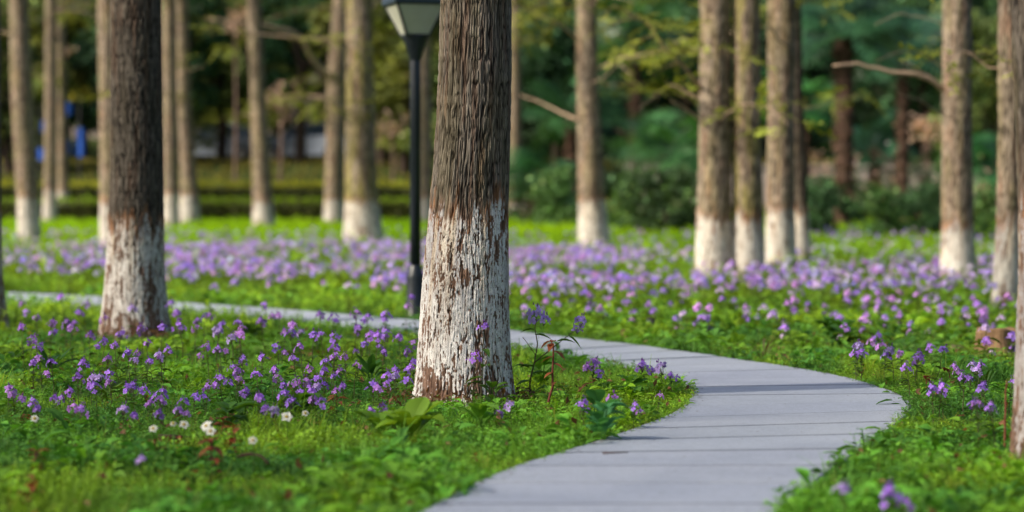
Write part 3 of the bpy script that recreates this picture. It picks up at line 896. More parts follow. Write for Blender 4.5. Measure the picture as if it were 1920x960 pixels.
LLc = [(70,175),(140,235),(180,250),(315,185),(310,210),(240,155),(240,255),(265,275),(430,170),(508,195),(390,240),(175,285),(110,320),(90,265),(330,300),(435,295),(380,325),(440,340),(535,280),(600,270),(555,330),(655,220),(690,265),(725,275),(760,230),(800,230),(810,290),(665,180),(845,265),(905,250),(895,280),(910,300),(880,310),(990,250),(1050,225),(1060,285),(985,185),(1240,230),(1190,225),(1215,300),(1060,340),(1100,295),(1165,300),(1250,310),(1100,265),(1145,340),(125,400),(160,385),(205,400),(390,385),(485,370),(575,395),(600,355),(620,370),(510,390),(845,350),(785,340),
 (300,405),(295,455),(340,460),(385,455),(415,440),(420,475),(365,490),(250,510),(210,535),(25,500),(60,520),(95,537),(145,572),(265,577),(295,580),(460,577),(465,495),(505,490),(555,508),(595,515),(610,540),(575,560),(605,595),(680,585),(725,530),(770,530),(770,490),(700,548),(820,485),(835,460),(885,435),(910,390),(980,380),(930,515),(970,535),(900,460),(975,445),(1115,385),(1020,430),(1045,455),(1100,475),(1140,475),(1160,420),(1180,465),(1200,490),(1215,430),(1240,375),(1250,450),(1230,400),(1270,345),(1180,515),(1115,510),(1165,540),(1060,525),(1220,550),(1000,580),(1035,580),(1085,550)]
MBc = [(35,275),(75,220),(95,230),(150,225),(165,240),(100,300),(130,310),(160,295),(145,365),(60,330),(20,375),(45,410),(10,430),(15,490),(220,310),(245,330),(260,360),(270,400),(250,420),(200,430),(185,455),(210,450),(240,470),(120,490),(145,500),(150,570),(240,190),(280,155)]
LR = [(660,335),(650,365),(670,365),(720,320),(735,340),(735,300),(755,375),(795,355),(825,365),(920,345),(950,350),(855,420),(875,385),(870,375)]
RRc = [(1010,415),(1045,430),(1050,455),(1075,410),(1105,410),(1095,430),(1075,460),(1135,485),(1110,500),(940,505),(960,490),(980,505),(1075,555),(1110,552),(1175,570),(1220,475)]
G_L = 'violet flowers in the shaded grass left of the thick trunk'
n_pl = 0
for i, (zx, zy) in enumerate(LLc + [(1280 + a, b) for a, b in MBc]):
    px, py = zx / 2, 480 + zy / 2
    # plants stand taller further back
    h = float(np.interp(py, [560, 640, 700, 760, 900], [.33, .27, .19, .135, .13])) * random.uniform(.9, 1.1)
    b, h = from_head(px, py, h)
    if in_path(np.array([b.x]), np.array([b.y]))[0]: h *= .8; b, h = from_head(px, py, h)
    violet_plant(b, h, 'violet flower in the shaded grass left of the thick trunk', G_L, 1000 + i, heads=1 + (i % 4 == 0), head_scale=.82 if py > 640 else 1.0)
    n_pl += 1
for i, (zx, zy) in enumerate(LR):
    b, h = from_head(1280 + zx / 2, 480 + zy / 2, random.uniform(.17, .24))
    violet_plant(b, h, 'violet flower on the grass bank behind the path\'s right bend', 'violet flowers along the bank behind the bend of the path', 1300 + i, 1, .95); n_pl += 1
for i, (zx, zy) in enumerate(RRc):
    b, h = from_head(1280 + zx / 2, 480 + zy / 2, random.uniform(.15, .22))
    violet_plant(b, h, 'violet flower in the loose clump between the path and the close right trunk', 'violet flowers between the path and the close trunk on the right', 1400 + i, 1, .75); n_pl += 1

def at_plant(px, py, base_py, label, seed, heads=1, hs=1.0, group=None):
    b = at(px, base_py); z = pos(px, py, b.y).z
    global n_pl
    n_pl += 1
    return violet_plant(b, z - b.z, label, group, seed, heads, hs)
for q, a in enumerate([
    (1112, 680, 742, 'pale pinkish violet flower in the grass midway between the thick trunk and the path bend', 3, 1.05),
    (1200, 686, 740, 'violet flower with reddish buds near the inner bend of the path', 2, 1.0),
    (1242, 690, 738, 'violet flower beside the inner edge of the path, right of the one with reddish buds', 1, 1.0),
    (1260, 724, 748, 'small violet flower at the very tip of the grass by the inner bend', 2, .7),
    (1152, 748, 800, 'violet flower rising behind the blue-green plant by the path', 1, .9),
    (1095, 770, 810, 'soft violet flower left of the blue-green plant by the path', 1, .85),
    (1188, 790, 815, 'soft violet flower right of the blue-green plant by the path', 2, .8),
    (960, 780, 812, 'short violet flower in the grass just below the thick trunk\'s right foot', 2, .85),
    (903, 612, 768, 'violet flower on a tall stem in front of the thick trunk, upper one of two', 1, .85),
    (886, 674, 768, 'violet flower on a stem in front of the thick trunk, lower one of two', 1, .85),
    (1580, 937, 990, 'blurred violet flower at the bottom edge, left of the other by the path', 1, .8),
    (260, 901, 925, 'single small violet flower alone low in the left foreground grass', 1, .5),
    (1680, 952, 1000, 'blurred violet flower at the bottom edge below the close right trunk', 2, .9),
    (1232, 762, 790, 'tiny violet flower low in the grass at the path\'s inner edge', 1, .5)]):
    at_plant(a[0], a[1], a[2], a[3], 1500 + q, a[4], a[5])

HERO = [head_data(230 + i, 8 - i, .042 - .004 * i, .044, (.66, .46, .92)) for i in range(4)]  # petals coloured paler to look lit inside the trunk's shadow
def hero_plant():
    b = at(1000, 752); root = empty('violet_flower', b, 'tall violet flower with two flower heads right of the thick trunk', 'flower')
    S = lambda px, py, dy=0: np.array(pos(px, py, b.y + dy)) - np.array(b)
    st = [[(992, 752), (994, 712), (1002, 680), (1008, 645), (1003, 615), (1006, 600)], [(1002, 680), (1020, 665), (1045, 645), (1062, 632), (1080, 618)], [(1004, 665), (990, 645), (980, 632)]]
    for k, ln in enumerate(st):
        mb = MB(); P = np.array([S(x, y, .02 * i * (k == 1)) for i, (x, y) in enumerate(ln)])
        mb.tube(P, np.linspace(.005 - .0012 * k, .002, len(P)), 6, tint=(.17, .12, .07)); mb.build('stem', M['leaf'], root, smooth=True)
    for (px, py, me, s) in ((1004, 590, 0, 1.25), (1022, 600, 1, 1.0), (1090, 602, 2, 1.15), (1080, 618, 3, .95)):
        o = D.objects.new('flower_head', HERO[me]); COL.objects.link(o); o.parent = root; o.location = S(px, py); o.scale = (s,) * 3; o.rotation_euler = (.3, .1 * me, me)
    V, F, Tn = [], [], []; rg = np.random.default_rng(9)
    for (px, py, dx, dz, L) in ((1002, 618, -1, .1, .085), (1003, 628, 1, .05, .10), (1045, 640, 1, .25, .11), (1066, 630, .8, -.5, .09), (1000, 688, -.7, .3, .10), (1012, 676, .8, .5, .09), (996, 715, -1, .1, .1), (1000, 700, 1, .2, .12), (992, 690, -.9, .5, .1), (1030, 655, .2, .6, .07)):
        big_leaf(V, F, Tn, S(px, py), [dx, rg.uniform(-.5, .3), dz], L, L * .3, rg, .35, rg.uniform(.85, 1.2))
    mb = MB(); mb.add(np.array(V), np.array(F), np.array([[.14, .30, .04]]) * np.array(Tn)); mb.build('leaves', M['leaf'], root)  # leaf colour lightened in place of the light the trunk blocks
hero_plant(); n_pl += 1

def red_plant(ln, label, leaves, seed, rad=.004, L=.05, group=None, green=.0):
    """young reddish shoot: stem through pixels, leaflets near the tip"""
    b = at(*ln[0]); root = empty('red_shoot', b, label, 'shoot', group)
    P = np.array([np.array(pos(x, y, b.y)) - np.array(b) for x, y in ln]); P[0] = (0, 0, -.01)
    rg = np.random.default_rng(seed); mb = MB()
    t = np.linspace(0, len(P) - 1, 10); P = np.stack([np.interp(t, np.arange(len(P)), P[:, q]) for q in range(3)], -1) + rg.normal(0, .002, (10, 3))
    mb.tube(P, np.linspace(rad, rad * .5, 10), 7, tint=(.26, .075, .05)); mb.build('stem', M['red'], root, smooth=True)
    V, F, Tn = [], [], []
    for k in range(leaves):
        t = 1 - .75 * (k / leaves) ** 1.3; p = np.array([np.interp(t * 9, np.arange(10), P[:, q]) for q in range(3)])
        a = rg.uniform(0, 6.28); big_leaf(V, F, Tn, p, [math.cos(a), math.sin(a) * .7, rg.uniform(-.3, .7)], L * rg.uniform(.7, 1.2), L * .26, rg, .4, rg.uniform(.7, 1.3))
    mb = MB(); mb.add(np.array(V), np.array(F), np.array([[.26 - .12 * green, .075 + .09 * green, .03]]) * np.array(Tn)); mb.build('leaves', M['red'], root)
red_plant([(1022, 776), (1033, 740), (1037, 690), (1037, 655), (1034, 640)], 'thick pinkish red stem with brown young leaves right of the thick trunk', 9, 3, .0075, .07)
red_plant([(1080, 758), (1083, 735), (1096, 722), (1120, 712)], 'bent brownish stem with small leaves low in the grass right of the red stem', 5, 4, .004, .05, green=.6)
RS = [(38,805,790),(295,880,840),(398,895,838),(446,865,812),(635,795,755),(412,830,800),(62,900,860),(55,950,912),(330,845,830)]
for k, (x, yb, yt) in enumerate(RS):
    red_plant([(x, yb), (x + random.uniform(-6, 6), (yb + yt) / 2), (x + random.uniform(-8, 8), yt - 12)], 'blurred reddish brown shoot rising from the grass in the left foreground', 11, 30 + k, .005, .065, 'reddish shoots in the left foreground')
for k, (x, yb, yt) in enumerate([(1735, 752, 705), (1778, 730, 690)]):
    red_plant([(x, yb), (x + 2, yt + 8), (x - 4, yt)], ['dark red leafy shoot in the grass right of the path bend', 'dark red leafy shoot behind the violet clump right of the path'][k], 8, 60 + k, .0035, .05)
red_plant([(1885, 850), (1884, 790), (1886, 735), (1888, 712)], 'tall thin rusty stem in front of the close right trunk', 3, 66, .006, .03)
red_plant([(1690, 812), (1688, 804), (1692, 798)], 'dark red leaves touching the path\'s right edge', 6, 67, .003, .05)
red_plant([(1868, 868), (1872, 856), (1878, 850)], 'dark red leaf tuft at the foot of the close right trunk', 5, 68, .003, .07)

def leaf_plant(px, py, label, n, L, wd, col, seed, name='leafy_plant', up=.8, h=.02, curl=.4):
    h += .05; L *= 1.1
    b = at(px, py); rg = np.random.default_rng(seed); V, F, Tn = [], [], []; mb = MB()
    for k in range(n):
        a = k * 2.4 + rg.normal(0, .3); l = L * rg.uniform(.65, 1.15)
        p = np.array([math.cos(a) * .02, math.sin(a) * .02, h * rg.uniform(.3, 1.2)])
        big_leaf(V, F, Tn, p, [math.cos(a), math.sin(a), up * rg.uniform(.5, 1.6)], l, l * wd, rg, curl * rg.uniform(.6, 1.4), rg.uniform(.8, 1.2), 6)
        mb.tube([(0, 0, -.01), p * .6, p], [.003, .0025, .002], 5, tint=np.array(col) * .8, cap=False)
    mb.add(np.array(V), np.array(F), np.array([col]) * np.array(Tn))
    return tag(mb.build(name, M['leaf'], loc=b), label, 'plant')
leaf_plant(770, 838, 'yellow-green broad-leaved plant below the thick trunk\'s left foot', 15, .19, .30, (.22, .42, .03), 1, up=.9, h=.06)
leaf_plant(715, 832, 'bright broad leaves left of the larger yellow-green plant below the trunk', 10, .14, .3, (.18, .38, .03), 2, up=.8, h=.05)
leaf_plant(900, 812, 'pale green leaves in the grass below the trunk\'s right foot', 12, .13, .26, (.18, .36, .04), 3, up=.7, h=.05)
leaf_plant(1130, 838, 'blue-green soft plant with round leaves at the path\'s inner edge', 16, .12, .36, (.08, .27, .09), 4, up=.9, h=.10)
leaf_plant(1120, 815, 'upper blue-green leaves behind the soft plant at the path edge', 9, .11, .36, (.08, .28, .09), 5, up=1.2, h=.09)
leaf_plant(695, 722, 'dark glossy long-leaved clump beside the thick trunk\'s left foot', 14, .18, .12, (.06, .19, .035), 6, up=1.1)
leaf_plant(95, 705, 'dark strap-leaved clump in the shade below the dark left trunk', 14, .22, .09, (.04, .12, .03), 7, up=1.3)
leaf_plant(30, 690, 'dark leafy clump at the left edge beside the strap-leaved one', 12, .18, .12, (.05, .15, .03), 8, up=1.1)
leaf_plant(470, 640, 'dark green leafy mound right of the dark left trunk', 14, .15, .3, (.06, .16, .03), 9, up=.8)
leaf_plant(1015, 735, 'green leaves round the foot of the tall violet flower', 16, .12, .34, (.13, .29, .035), 10, up=.9, h=.10)
leaf_plant(1180, 755, 'leafy base of the violet flowers by the inner bend', 14, .11, .32, (.14, .32, .04), 11, up=.6, h=.06)
leaf_plant(925, 778, 'small leaves climbing at the thick trunk\'s right foot', 10, .08, .34, (.07, .16, .02), 12, up=.9, h=.08)
leaf_plant(430, 815, 'broad green leaves behind the white flowers in the left foreground', 14, .13, .36, (.07, .17, .02), 13, up=.5, h=.06)
leaf_plant(560, 800, 'broad green leaves beside the rightmost white flower', 14, .13, .36, (.08, .19, .02), 14, up=.5, h=.06)
leaf_plant(205, 760, 'pale green leaves under the violet flowers left of centre', 9, .12, .3, (.10, .2, .02), 15, up=.6, h=.06)
leaf_plant(1845, 745, 'upright grassy clump beside the violet clump on the right', 22, .22, .03, (.045, .12, .015), 16, 'grass_clump', up=2.2, curl=.5)
leaf_plant(235, 720, 'dark grassy clump under the violet flowers on the left', 20, .17, .035, (.06, .17, .03), 17, 'grass_clump', up=1.8, curl=.5)
leaf_plant(455, 792, 'fine upright grass clump in front of the violet flowers on the left', 24, .2, .022, (.07, .16, .02), 18, 'grass_clump', up=2.2, curl=.6)
leaf_plant(1432, 682, 'dry straw-coloured grass tuft on the bank beyond the path', 26, .24, .02, (.16, .13, .06), 19, 'grass_clump', up=1.5, curl=.7)
leaf_plant(1580, 665, 'dark green bushy mound on the bank beyond the path\'s bend', 22, .17, .28, (.06, .17, .02), 20, up=.9, h=.12)
leaf_plant(1560, 655, 'dark leafy mound behind the bushy one beyond the bend', 20, .17, .28, (.06, .16, .02), 21, up=.8, h=.12)

# white flowers
def white_flower(px, py, dia, seed, label):
    b, h = from_head(px, py, .15); dia *= .72; root = empty('white_flower', b, label, 'flower', 'white flowers in the left foreground')
    rg = np.random.default_rng(seed); mb = MB()
    mb.tube([(0, 0, -.01), (.004, 0, h * .5), (0, 0, h)], [.002, .0018, .0015], 5, tint=(.08, .14, .03)); mb.build('stem', M['leaf'], root)
    V, F, Tn = [], [], []
    for k in range(5):
        a = k * 1.2566 + rg.uniform(0, .3)
        big_leaf(V, F, Tn, np.zeros(3), [math.cos(a), math.sin(a), .3], dia * .6, dia * .27, rg, .25, 1.0, 4)
    mb = MB(); mb.add(np.array(V), np.array(F), np.array([[.88, .87, .80]]) * np.array(Tn)); o = mb.build('petals', M['white_petal'], root); o.location = (0, 0, h); o.rotation_euler = (rg.uniform(.6, 1.1), rg.normal(0, .3), 0)
    mb = MB(); mb.lathe([(.001, -.003), (.008, 0), (.006, .005), (.001, .007)], 8, tint=(.55, .42, .06), c=(0, 0, .004)); mb.build('flower_centre', M['white_petal'], o)
for k, (zx, zy, dd, lab) in enumerate([(130,612,.05,'small white flower furthest left in the foreground'), (650,632,.04,'small white bud left of the white flower pair'), (690,635,.06,'white flower seen edge-on beside the small bud'),
        (775,640,.075,'largest white flower in the left foreground'), (790,660,.06,'white flower drooping below the largest one'), (1075,605,.07,'white flower nearest the thick trunk, open to the right'),
        (1145,592,.045,'small white flower right of the one nearest the trunk'), (575,650,.05,'pale white flower left of the small bud'), (948,694,.05,'greenish white flower lowest in the grass')]):
    white_flower(zx / 2, 480 + zy / 2, dd, 70 + k, lab)

# meadow beyond the path: the nearest plants are things, the mass behind is one object
HEADF = [head_tmpl(400 + i, 6 + i % 4, .044, .046, True) for i in range(8)]
def meadow_single(seed):
    rg = np.random.default_rng(seed); mb = MB(); h = rg.uniform(.20, .30)
    mb.tube([(0, 0, -.02), (rg.normal(0, .02), 0, h * .5), (rg.normal(0, .03), rg.normal(0, .03), h)], [.005, .004, .003], 5, tint=(.12, .13, .04), mat=1)
    V, F, Tn = [], [], []
    for k in range(9):
        a = rg.uniform(0, 6.28); big_leaf(V, F, Tn, np.array([0, 0, h * rg.uniform(.1, .75)]), [math.cos(a), math.sin(a), rg.uniform(0, .6)], rg.uniform(.10, .17), .04, rg, .4, rg.uniform(.7, 1.2), 3)
    mb.add(np.array(V), np.array(F), np.array([[.13, .21, .02]]) * np.array(Tn), 1)
    for q in range(2):
        t = HEADF[rg.integers(0, 8)]; off = np.array([rg.normal(0, .05) * q, rg.normal(0, .04) * q, h - .09 * q])
        mb.add(t[0] * (1.1 - .2 * q) + off, t[1], np.minimum(t[2] * 1.25, .95))
    return mb.data('violet_flower', [M['petal'], M['leaf']])
MS = [meadow_single(500 + i) for i in range(8)]

def meadow_pts():
    rg = np.random.default_rng(12)
    x, y = strip_points(16, 56, 19, rg, .235, True, .12)
    px = 960 + x / y * FPX
    # the meadow's near and far edge run across the photograph
    near = np.interp(px, [-60, 130, 330, 560, 760, 960, 1100, 1280, 1480, 1650, 1870, 2000], [31.5, 30, 28, 26, 23.7, 21.8, 21, 20.5, 19.5, 18, 17, 17])
    far = np.interp(px, [0, 300, 620, 950, 1100, 1280, 1400, 1560, 1640, 1850], [46, 47, 48, 48, 46, 41, 38, 36, 39, 41])
    patch = vn(x * .55, y * .22, seed=33) * .6 + vn(x * 1.6, y * .6, seed=34) * .4
    dens = ss(near, near + np.interp(px, [900, 1300], [6, 11]), y) * ss(far, far - 4, y) * ss(np.interp(px, [900, 1400], [.20, .28]), np.interp(px, [900, 1400], [.46, .53]), patch) * np.interp(px, [0, 250, 330, 760, 1300, 1900], [.6, .75, 1, 1, .75, .5])
    sparse = ss(near - 2.5, near, y) * .10
    k = rg.uniform(0, 1, len(x)) < np.maximum(dens, sparse)
    return x[k], y[k]
mx, my = meadow_pts()
o_ = np.argsort(my); mx, my = mx[o_], my[o_]
n_ind = max(0, 300 - n_pl)
for i in range(min(n_ind, len(mx))):
    o = D.objects.new('violet_flower', MS[i % 8]); COL.objects.link(o)
    o.location = (mx[i], my[i], float(gz(my[i]))); o.rotation_euler = (0, 0, random.uniform(0, 6.28)); o.scale = (random.uniform(.7, 1.0),) * 3
    tag(o, 'blurred violet flower at the near edge of the sunlit meadow beyond the path', 'flower', 'violet flowers at the near edge of the meadow')

def meadow_mass():
    rg = np.random.default_rng(13); mb = MB()
    x, y = mx[n_ind:], my[n_ind:]
    n = len(x); h = rg.uniform(.20, .32, n)
    P = np.stack([x, y, gz(y) + h], -1); w = rg.integers(0, 8, n)
    c = rg.uniform(.9, 1.4, (n, 1)) * (np.array([1.22, 1.35, 1.1]) + rg.normal(0, .09, (n, 3)))
    for k in range(8):
        m = w == k; mb.scatter(HEADF[k], P[m], rg.uniform(0, 6.28, m.sum()), rg.uniform(.8, 1.25, m.sum()), c[m], rg.normal(0, .25, (m.sum(), 2)))
    P2 = np.stack([x, y, gz(y)], -1); g = np.array([[.14, .22, .02]]) * rg.uniform(.7, 1.3, (n, 1))
    tm = sprig(77, 12, .14, .24, .06, .11)
    mb.scatter(tm, P2, rg.uniform(0, 6.28, n), np.full(n, 1.0), g, rg.normal(0, .15, (n, 2)), mat=1)
    return tag(mb.build('violet_meadow', [M['petal'], M['grass']]), 'wide blurred drift of violet flowers on the sunlit ground beyond the path', 'flower meadow', kind='stuff')
meadow_mass()
print('plants', n_pl, 'meadow', len(mx))

# ------------------------------------------------------------------ lamp post
def lamp_post():
    b = at(779, 597); root = empty('street_lamp', b, 'black lamp post with a frosted four-sided lantern beyond the path', 'street lamp')
    k = b.y / FPX; Z = lambda py: pos(779, py, b.y).z - b.z
    mb = MB(); r = 10.2 * k
    mb.lathe([(.001, Z(514)), (r, Z(514)), (r, Z(112)), (r * .9, Z(108)), (.001, Z(108))], 28); mb.build('pole', M['post'], root, smooth=True)
    mb = MB(); R = 17 * k
    mb.lathe([(R * 1.15, -.02), (R * 1.15, .03), (R, .05), (R, Z(520)), (R * .98, Z(516)), (R * .80, Z(510)), (R * .74, Z(500)), (r * 1.01, Z(497))], 28); mb.build('base', M['post'], root, smooth=True)
    mb = MB(); mb.lathe([(r * 1.05, Z(114)), (r * 1.2, Z(108)), (17 * k, Z(92)), (25 * k, Z(70)), (25 * k, Z(66)), (.002, Z(66))], 28); mb.build('funnel', M['post'], root, smooth=True)
    lan = MB(); rot = math.radians(17)
    z0, z1 = Z(67), Z(9); a0, a1 = 22 * k, 47 * k
    cor = lambda a, z: [np.array([math.cos(rot + q * math.pi / 2 + math.pi / 4) * a * 1.414, math.sin(rot + q * math.pi / 2 + math.pi / 4) * a * 1.414, z]) for q in range(4)]
    lo, hi = cor(a0, z0), cor(a1, z1)
    for q in range(4):
        lan.tube([lo[q], hi[q]], [.014, .014], 6)
        lan.tube([lo[q], lo[(q + 1) % 4]], [.012, .012], 6); lan.tube([hi[q], hi[(q + 1) % 4]], [.014, .014], 6)
    f = lan.build('lantern_frame', M['post'], root)
    for q in range(4):
        mb = MB(); A, B, C, E = lo[q], lo[(q + 1) % 4], hi[(q + 1) % 4], hi[q]
        nn = np.cross(B - A, E - A); nn /= np.linalg.norm(nn); V = [A, B, C, E] ; V = np.array(V + [v - nn * .004 for v in V])
        mb.add(V, [[0, 1, 2, 3], [7, 6, 5, 4], [0, 4, 5, 1], [1, 5, 6, 2], [2, 6, 7, 3], [3, 7, 4, 0]]); mb.build('pane', M['lampglass'], root)
    mb = MB(); R2 = a1 * 1.5
    h0, h1, h2 = cor(a1 * 1.08, z1 + .008), cor(a1 * 1.12, z1 + .05), cor(a1 * .35, z1 + .22)
    V = np.array(h0 + h1 + h2 + [np.array([0, 0, z1 + .008]), np.array([0, 0, z1 + .24])])
    F = []
    for q in range(4):
        n = (q + 1) % 4; F += [[q, n, 4 + n, 4 + q], [4 + q, 4 + n, 8 + n, 8 + q], [12, n, q, q], [13, 8 + q, 8 + n, 8 + n]]
    F = [f_ for f_ in F if len(set(f_)) == 4] + [[3, 2, 1, 0], [8, 9, 10, 11]]
    mb.add(V, F); cap = mb.build('roof', M['cap'], root)
    mb = MB(); mb.lathe([(.03, z1 + .22), (.04, z1 + .25), (.02, z1 + .28), (.028, z1 + .31), (.001, z1 + .34)], 16); mb.build('finial', M['post'], cap, smooth=True)
    mb = MB()
    prof = [(.02, z0 + .002)]
    for q in range(6): zz = z0 + .02 + q * .030; prof += [(.075, zz), (.075, zz + .014), (.05, zz + .02)]
    prof += [(.04, z0 + .22), (.001, z0 + .23)]
    mb.lathe(prof, 24); mb.build('lamp_bulb_louvre', M['reflector'], root, smooth=False)
lamp_post()

# ------------------------------------------------------------------ stump, twigs
def stump():
    b = at(1868, 672); k = b.y / FPX; rg = np.random.default_rng(4)
    n = 40; th = np.linspace(0, 2 * np.pi, n, endpoint=False); rx, ry = 40 * k, 30 * k
    V = []; zs = [-.03, .06, .14, .20, .215]; sc = [1.25, 1.08, 1.0, .98, .9]
    for z, s in zip(zs, sc):
        r = 1 + .10 * np.cos(5 * th + 1) * s + .08 * (vn(np.cos(th) * 4, np.sin(th) * 4, z * 3, 3) - .5)
        V += [(rx * s * a * math.cos(t), ry * s * a * math.sin(t), z + .012 * math.sin(3 * t)) for a, t in zip(r, th)]
    V.append((0, 0, .21)); F = []
    for i in range(len(zs) - 1):
        for j in range(n): F.append([i * n + j, i * n + (j + 1) % n, (i + 1) * n + (j + 1) % n, (i + 1) * n + j])
    o = (len(zs) - 1) * n
    for j in range(0, n, 2): F.append([len(V) - 1, o + j, o + (j + 1) % n, o + (j + 2) % n])
    col = np.array([[.30, .19, .11]]) * (.5 + vn(np.array(V)[:, 0] * 40, np.array(V)[:, 1] * 40, np.array(V)[:, 2] * 8, 8))[:, None]
    mb = MB(); mb.add(V, F, col)
    return tag(mb.build('tree_stump', M['bark_far'], loc=b), 'low brown cut stump in the grass beside the close right trunk', 'stump')
stump()
def stone(px, py, r, label, col):
    b = at(px, py); rg = np.random.default_rng(int(px)); n, m = 14, 9; V = []
    for i in range(m):
        ph = math.pi * (i + .001) / (m - 1.0 + .002) - math.pi / 2
        for j in range(n):
            t = j / n * 2 * math.pi; d = np.array([math.cos(t) * math.cos(ph), math.sin(t) * math.cos(ph), math.sin(ph) * .6])
            V.append(d * r * (.75 + .5 * float(vn(d[0] * 2 + 5, d[1] * 2 + 5, d[2] * 2 + 5, 6))))
    F = [[i * n + j, i * n + (j + 1) % n, (i + 1) * n + (j + 1) % n, (i + 1) * n + j] for i in range(m - 1) for j in range(n)]
    mb = MB(); mb.add(V, F, col); return tag(mb.build('stone', M['bark_far'], loc=b + Vector((0, 0, r * .3)), smooth=True), label, 'stone')
stone(1795, 664, .085, 'small brown stone left of the cut stump', (.15, .11, .08))
def stick(pts, r, label, col=(.045, .022, .015), lift=.04, name='twig'):
    b = at(*pts[0]); P = []
    for x, y in pts:
        p = at(x, y); P.append((p.x - b.x, p.y - b.y, lift))
    P = np.array(P); P[1:-1, 2] += .015
    mb = MB(); mb.tube(P, np.linspace(r, r * .5, len(P)), 7, tint=col)
    return tag(mb.build(name, M['twig'], loc=b, smooth=True), label, 'twig')
stick([(446, 882), (470, 885), (490, 889), (503, 897)], .008, 'dark curved twig lying in the left foreground grass', lift=.06)
stick([(1130, 868), (1178, 866)], .004, 'thin brown twig lying on the path near its inner edge', (.10, .06, .05), .042)
stick([(300, 840), (330, 846), (362, 842)], .013, 'short dark dead twig in the grass below the white flowers', lift=.05)
# scraps of leaf on the slabs
def litter():
    rg = np.random.default_rng(8); mb = MB()
    x, y = strip_points(8.5, 26, 14, rg, clear=False); k = in_path(x, y, -.03); x, y = x[k], y[k]
    t = np.array(quadleaf(np.zeros(3), [1, 0, .08], .02, .005)), np.array([[0, 1, 2, 3]])
    n = len(x); c = np.array([[.10, .06, .03]]) * rg.uniform(.4, 1.5, (n, 1))
    mb.scatter(t, np.stack([x, y, np.full(n, .041)], -1), rg.uniform(0, 6.28, n), rg.uniform(.2, 1.0, n), c)
    for S in (Ls, Rs):     # soil crumbs and scraps along the slab edges
        n = 1500; i = rg.integers(0, len(S) - 1, n); f = rg.uniform(0, 1, n)[:, None]; P = S[i] * (1 - f) + S[i + 1] * f; d = ((Ls + Rs) / 2)[i] - P; d /= np.linalg.norm(d, axis=1)[:, None]
        P = P + d * (rg.exponential(.035, n))[:, None]
        mb.scatter(t, np.column_stack([P, np.full(n, .041)]), rg.uniform(0, 6.28, n), rg.uniform(.3, 1.3, n), np.array([[.11, .075, .045]]) * rg.uniform(.4, 1.5, (n, 1)))
    return tag(mb.build('leaf_litter', M['twig']), 'tiny brown leaf scraps scattered over the path slabs', 'leaf litter', kind='stuff')
litter()
def edge_fringe():
    """weeds that lean over the edges of the slabs"""
    rg = np.random.default_rng(15); mb = MB()
    for S in (Ls, Rs):
        n = 2600; i = rg.integers(0, len(S) - 1, n); f = rg.uniform(0, 1, n)[:, None]
        P = S[i] * (1 - f) + S[i + 1] * f; c = ((Ls + Rs) / 2)[i]; d = P - c; d /= np.linalg.norm(d, axis=1)[:, None]
        P = P + d * (rg.uniform(-.035, .07, n) * (vn(P[:, 0] * 5, P[:, 1] * 5, seed=51) + .25))[:, None]
        cc = greens(P[:, 0], P[:, 1], rg)
        for k in range(8):
            m = np.arange(n) % 8 == k
            mb.scatter(SPRIGS[k], np.column_stack([P[m], np.full(m.sum(), .0)]), rg.uniform(0, 6.28, m.sum()), rg.uniform(.6, 1.2, m.sum()), cc[m], rg.normal(0, .4, (m.sum(), 2)))
    return tag(mb.build('edge_weeds', M['grass']), 'fringe of small weeds creeping over the path edges', 'weeds', kind='stuff')
edge_fringe()

# ------------------------------------------------------------------ background: hedges, bank, road, car, building
def leaf_quads(rg, n, size):
    V = []
    return (np.array(quadleaf(np.zeros(3), [1, 0, .1], 1.0, .33, fold=.1)), np.array([[0, 1, 2, 3]]))
LEAF1 = leaf_quads(RNG, 1, 1)
def hedge(x0, x1, y, top_z, depth, label, lit, seed, n=9000):
    rg = np.random.default_rng(seed); mb = MB(); z0 = float(gz(y)); h = top_z - z0
    mb.box(((x0 + x1) / 2, y, z0 + h / 2 - .05), (x1 - x0 - .2, depth - .25, h - .15), (.02, .025, .01))
    u = rg.uniform(0, 1, n); x = rg.uniform(x0, x1, n); top = u < .45
    yy = np.where(top, y + rg.uniform(-.5, .5, n) * depth, y - depth / 2 + rg.normal(0, .05, n))
    z = np.where(top, top_z + rg.normal(0, .05, n), z0 + rg.uniform(0, 1, n) * h)
    c = np.where(top[:, None], np.array([lit]), np.array([[.15, .17, .05]])) * rg.uniform(.4, 1.6, (n, 1))  # sunlit top and dim front are put into the leaf colours
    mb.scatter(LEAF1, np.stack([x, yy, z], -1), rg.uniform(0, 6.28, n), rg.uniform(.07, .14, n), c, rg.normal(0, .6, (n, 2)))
    return tag(mb.build('hedge', M['grass']), label, 'hedge')
zt = lambda py, d: pos(960, py, d).z
hedge(-22, -2.0, 81, zt(345, 81), 1.6, 'clipped hedge with sunlit yellow-green top, farther of the two across the lawn', (.36, .38, .02), 1)
hedge(-20, -1.5, 75, zt(377, 75), 1.4, 'low clipped hedge with sunlit green top, nearer of the two across the lawn', (.22, .36, .012), 2)
def road():
    mb = MB(); xs = np.linspace(-60, 60, 40); V = []
    for x in xs: V += [(x, 94.4, float(gz(94.4)) + .03), (x, 100.5, float(gz(100.5)) + .03)]
    mb.add(V, [[2 * i, 2 * i + 2, 2 * i + 3, 2 * i + 1] for i in range(39)]); return tag(mb.build('road', M['asphalt']), kind='structure')
road()

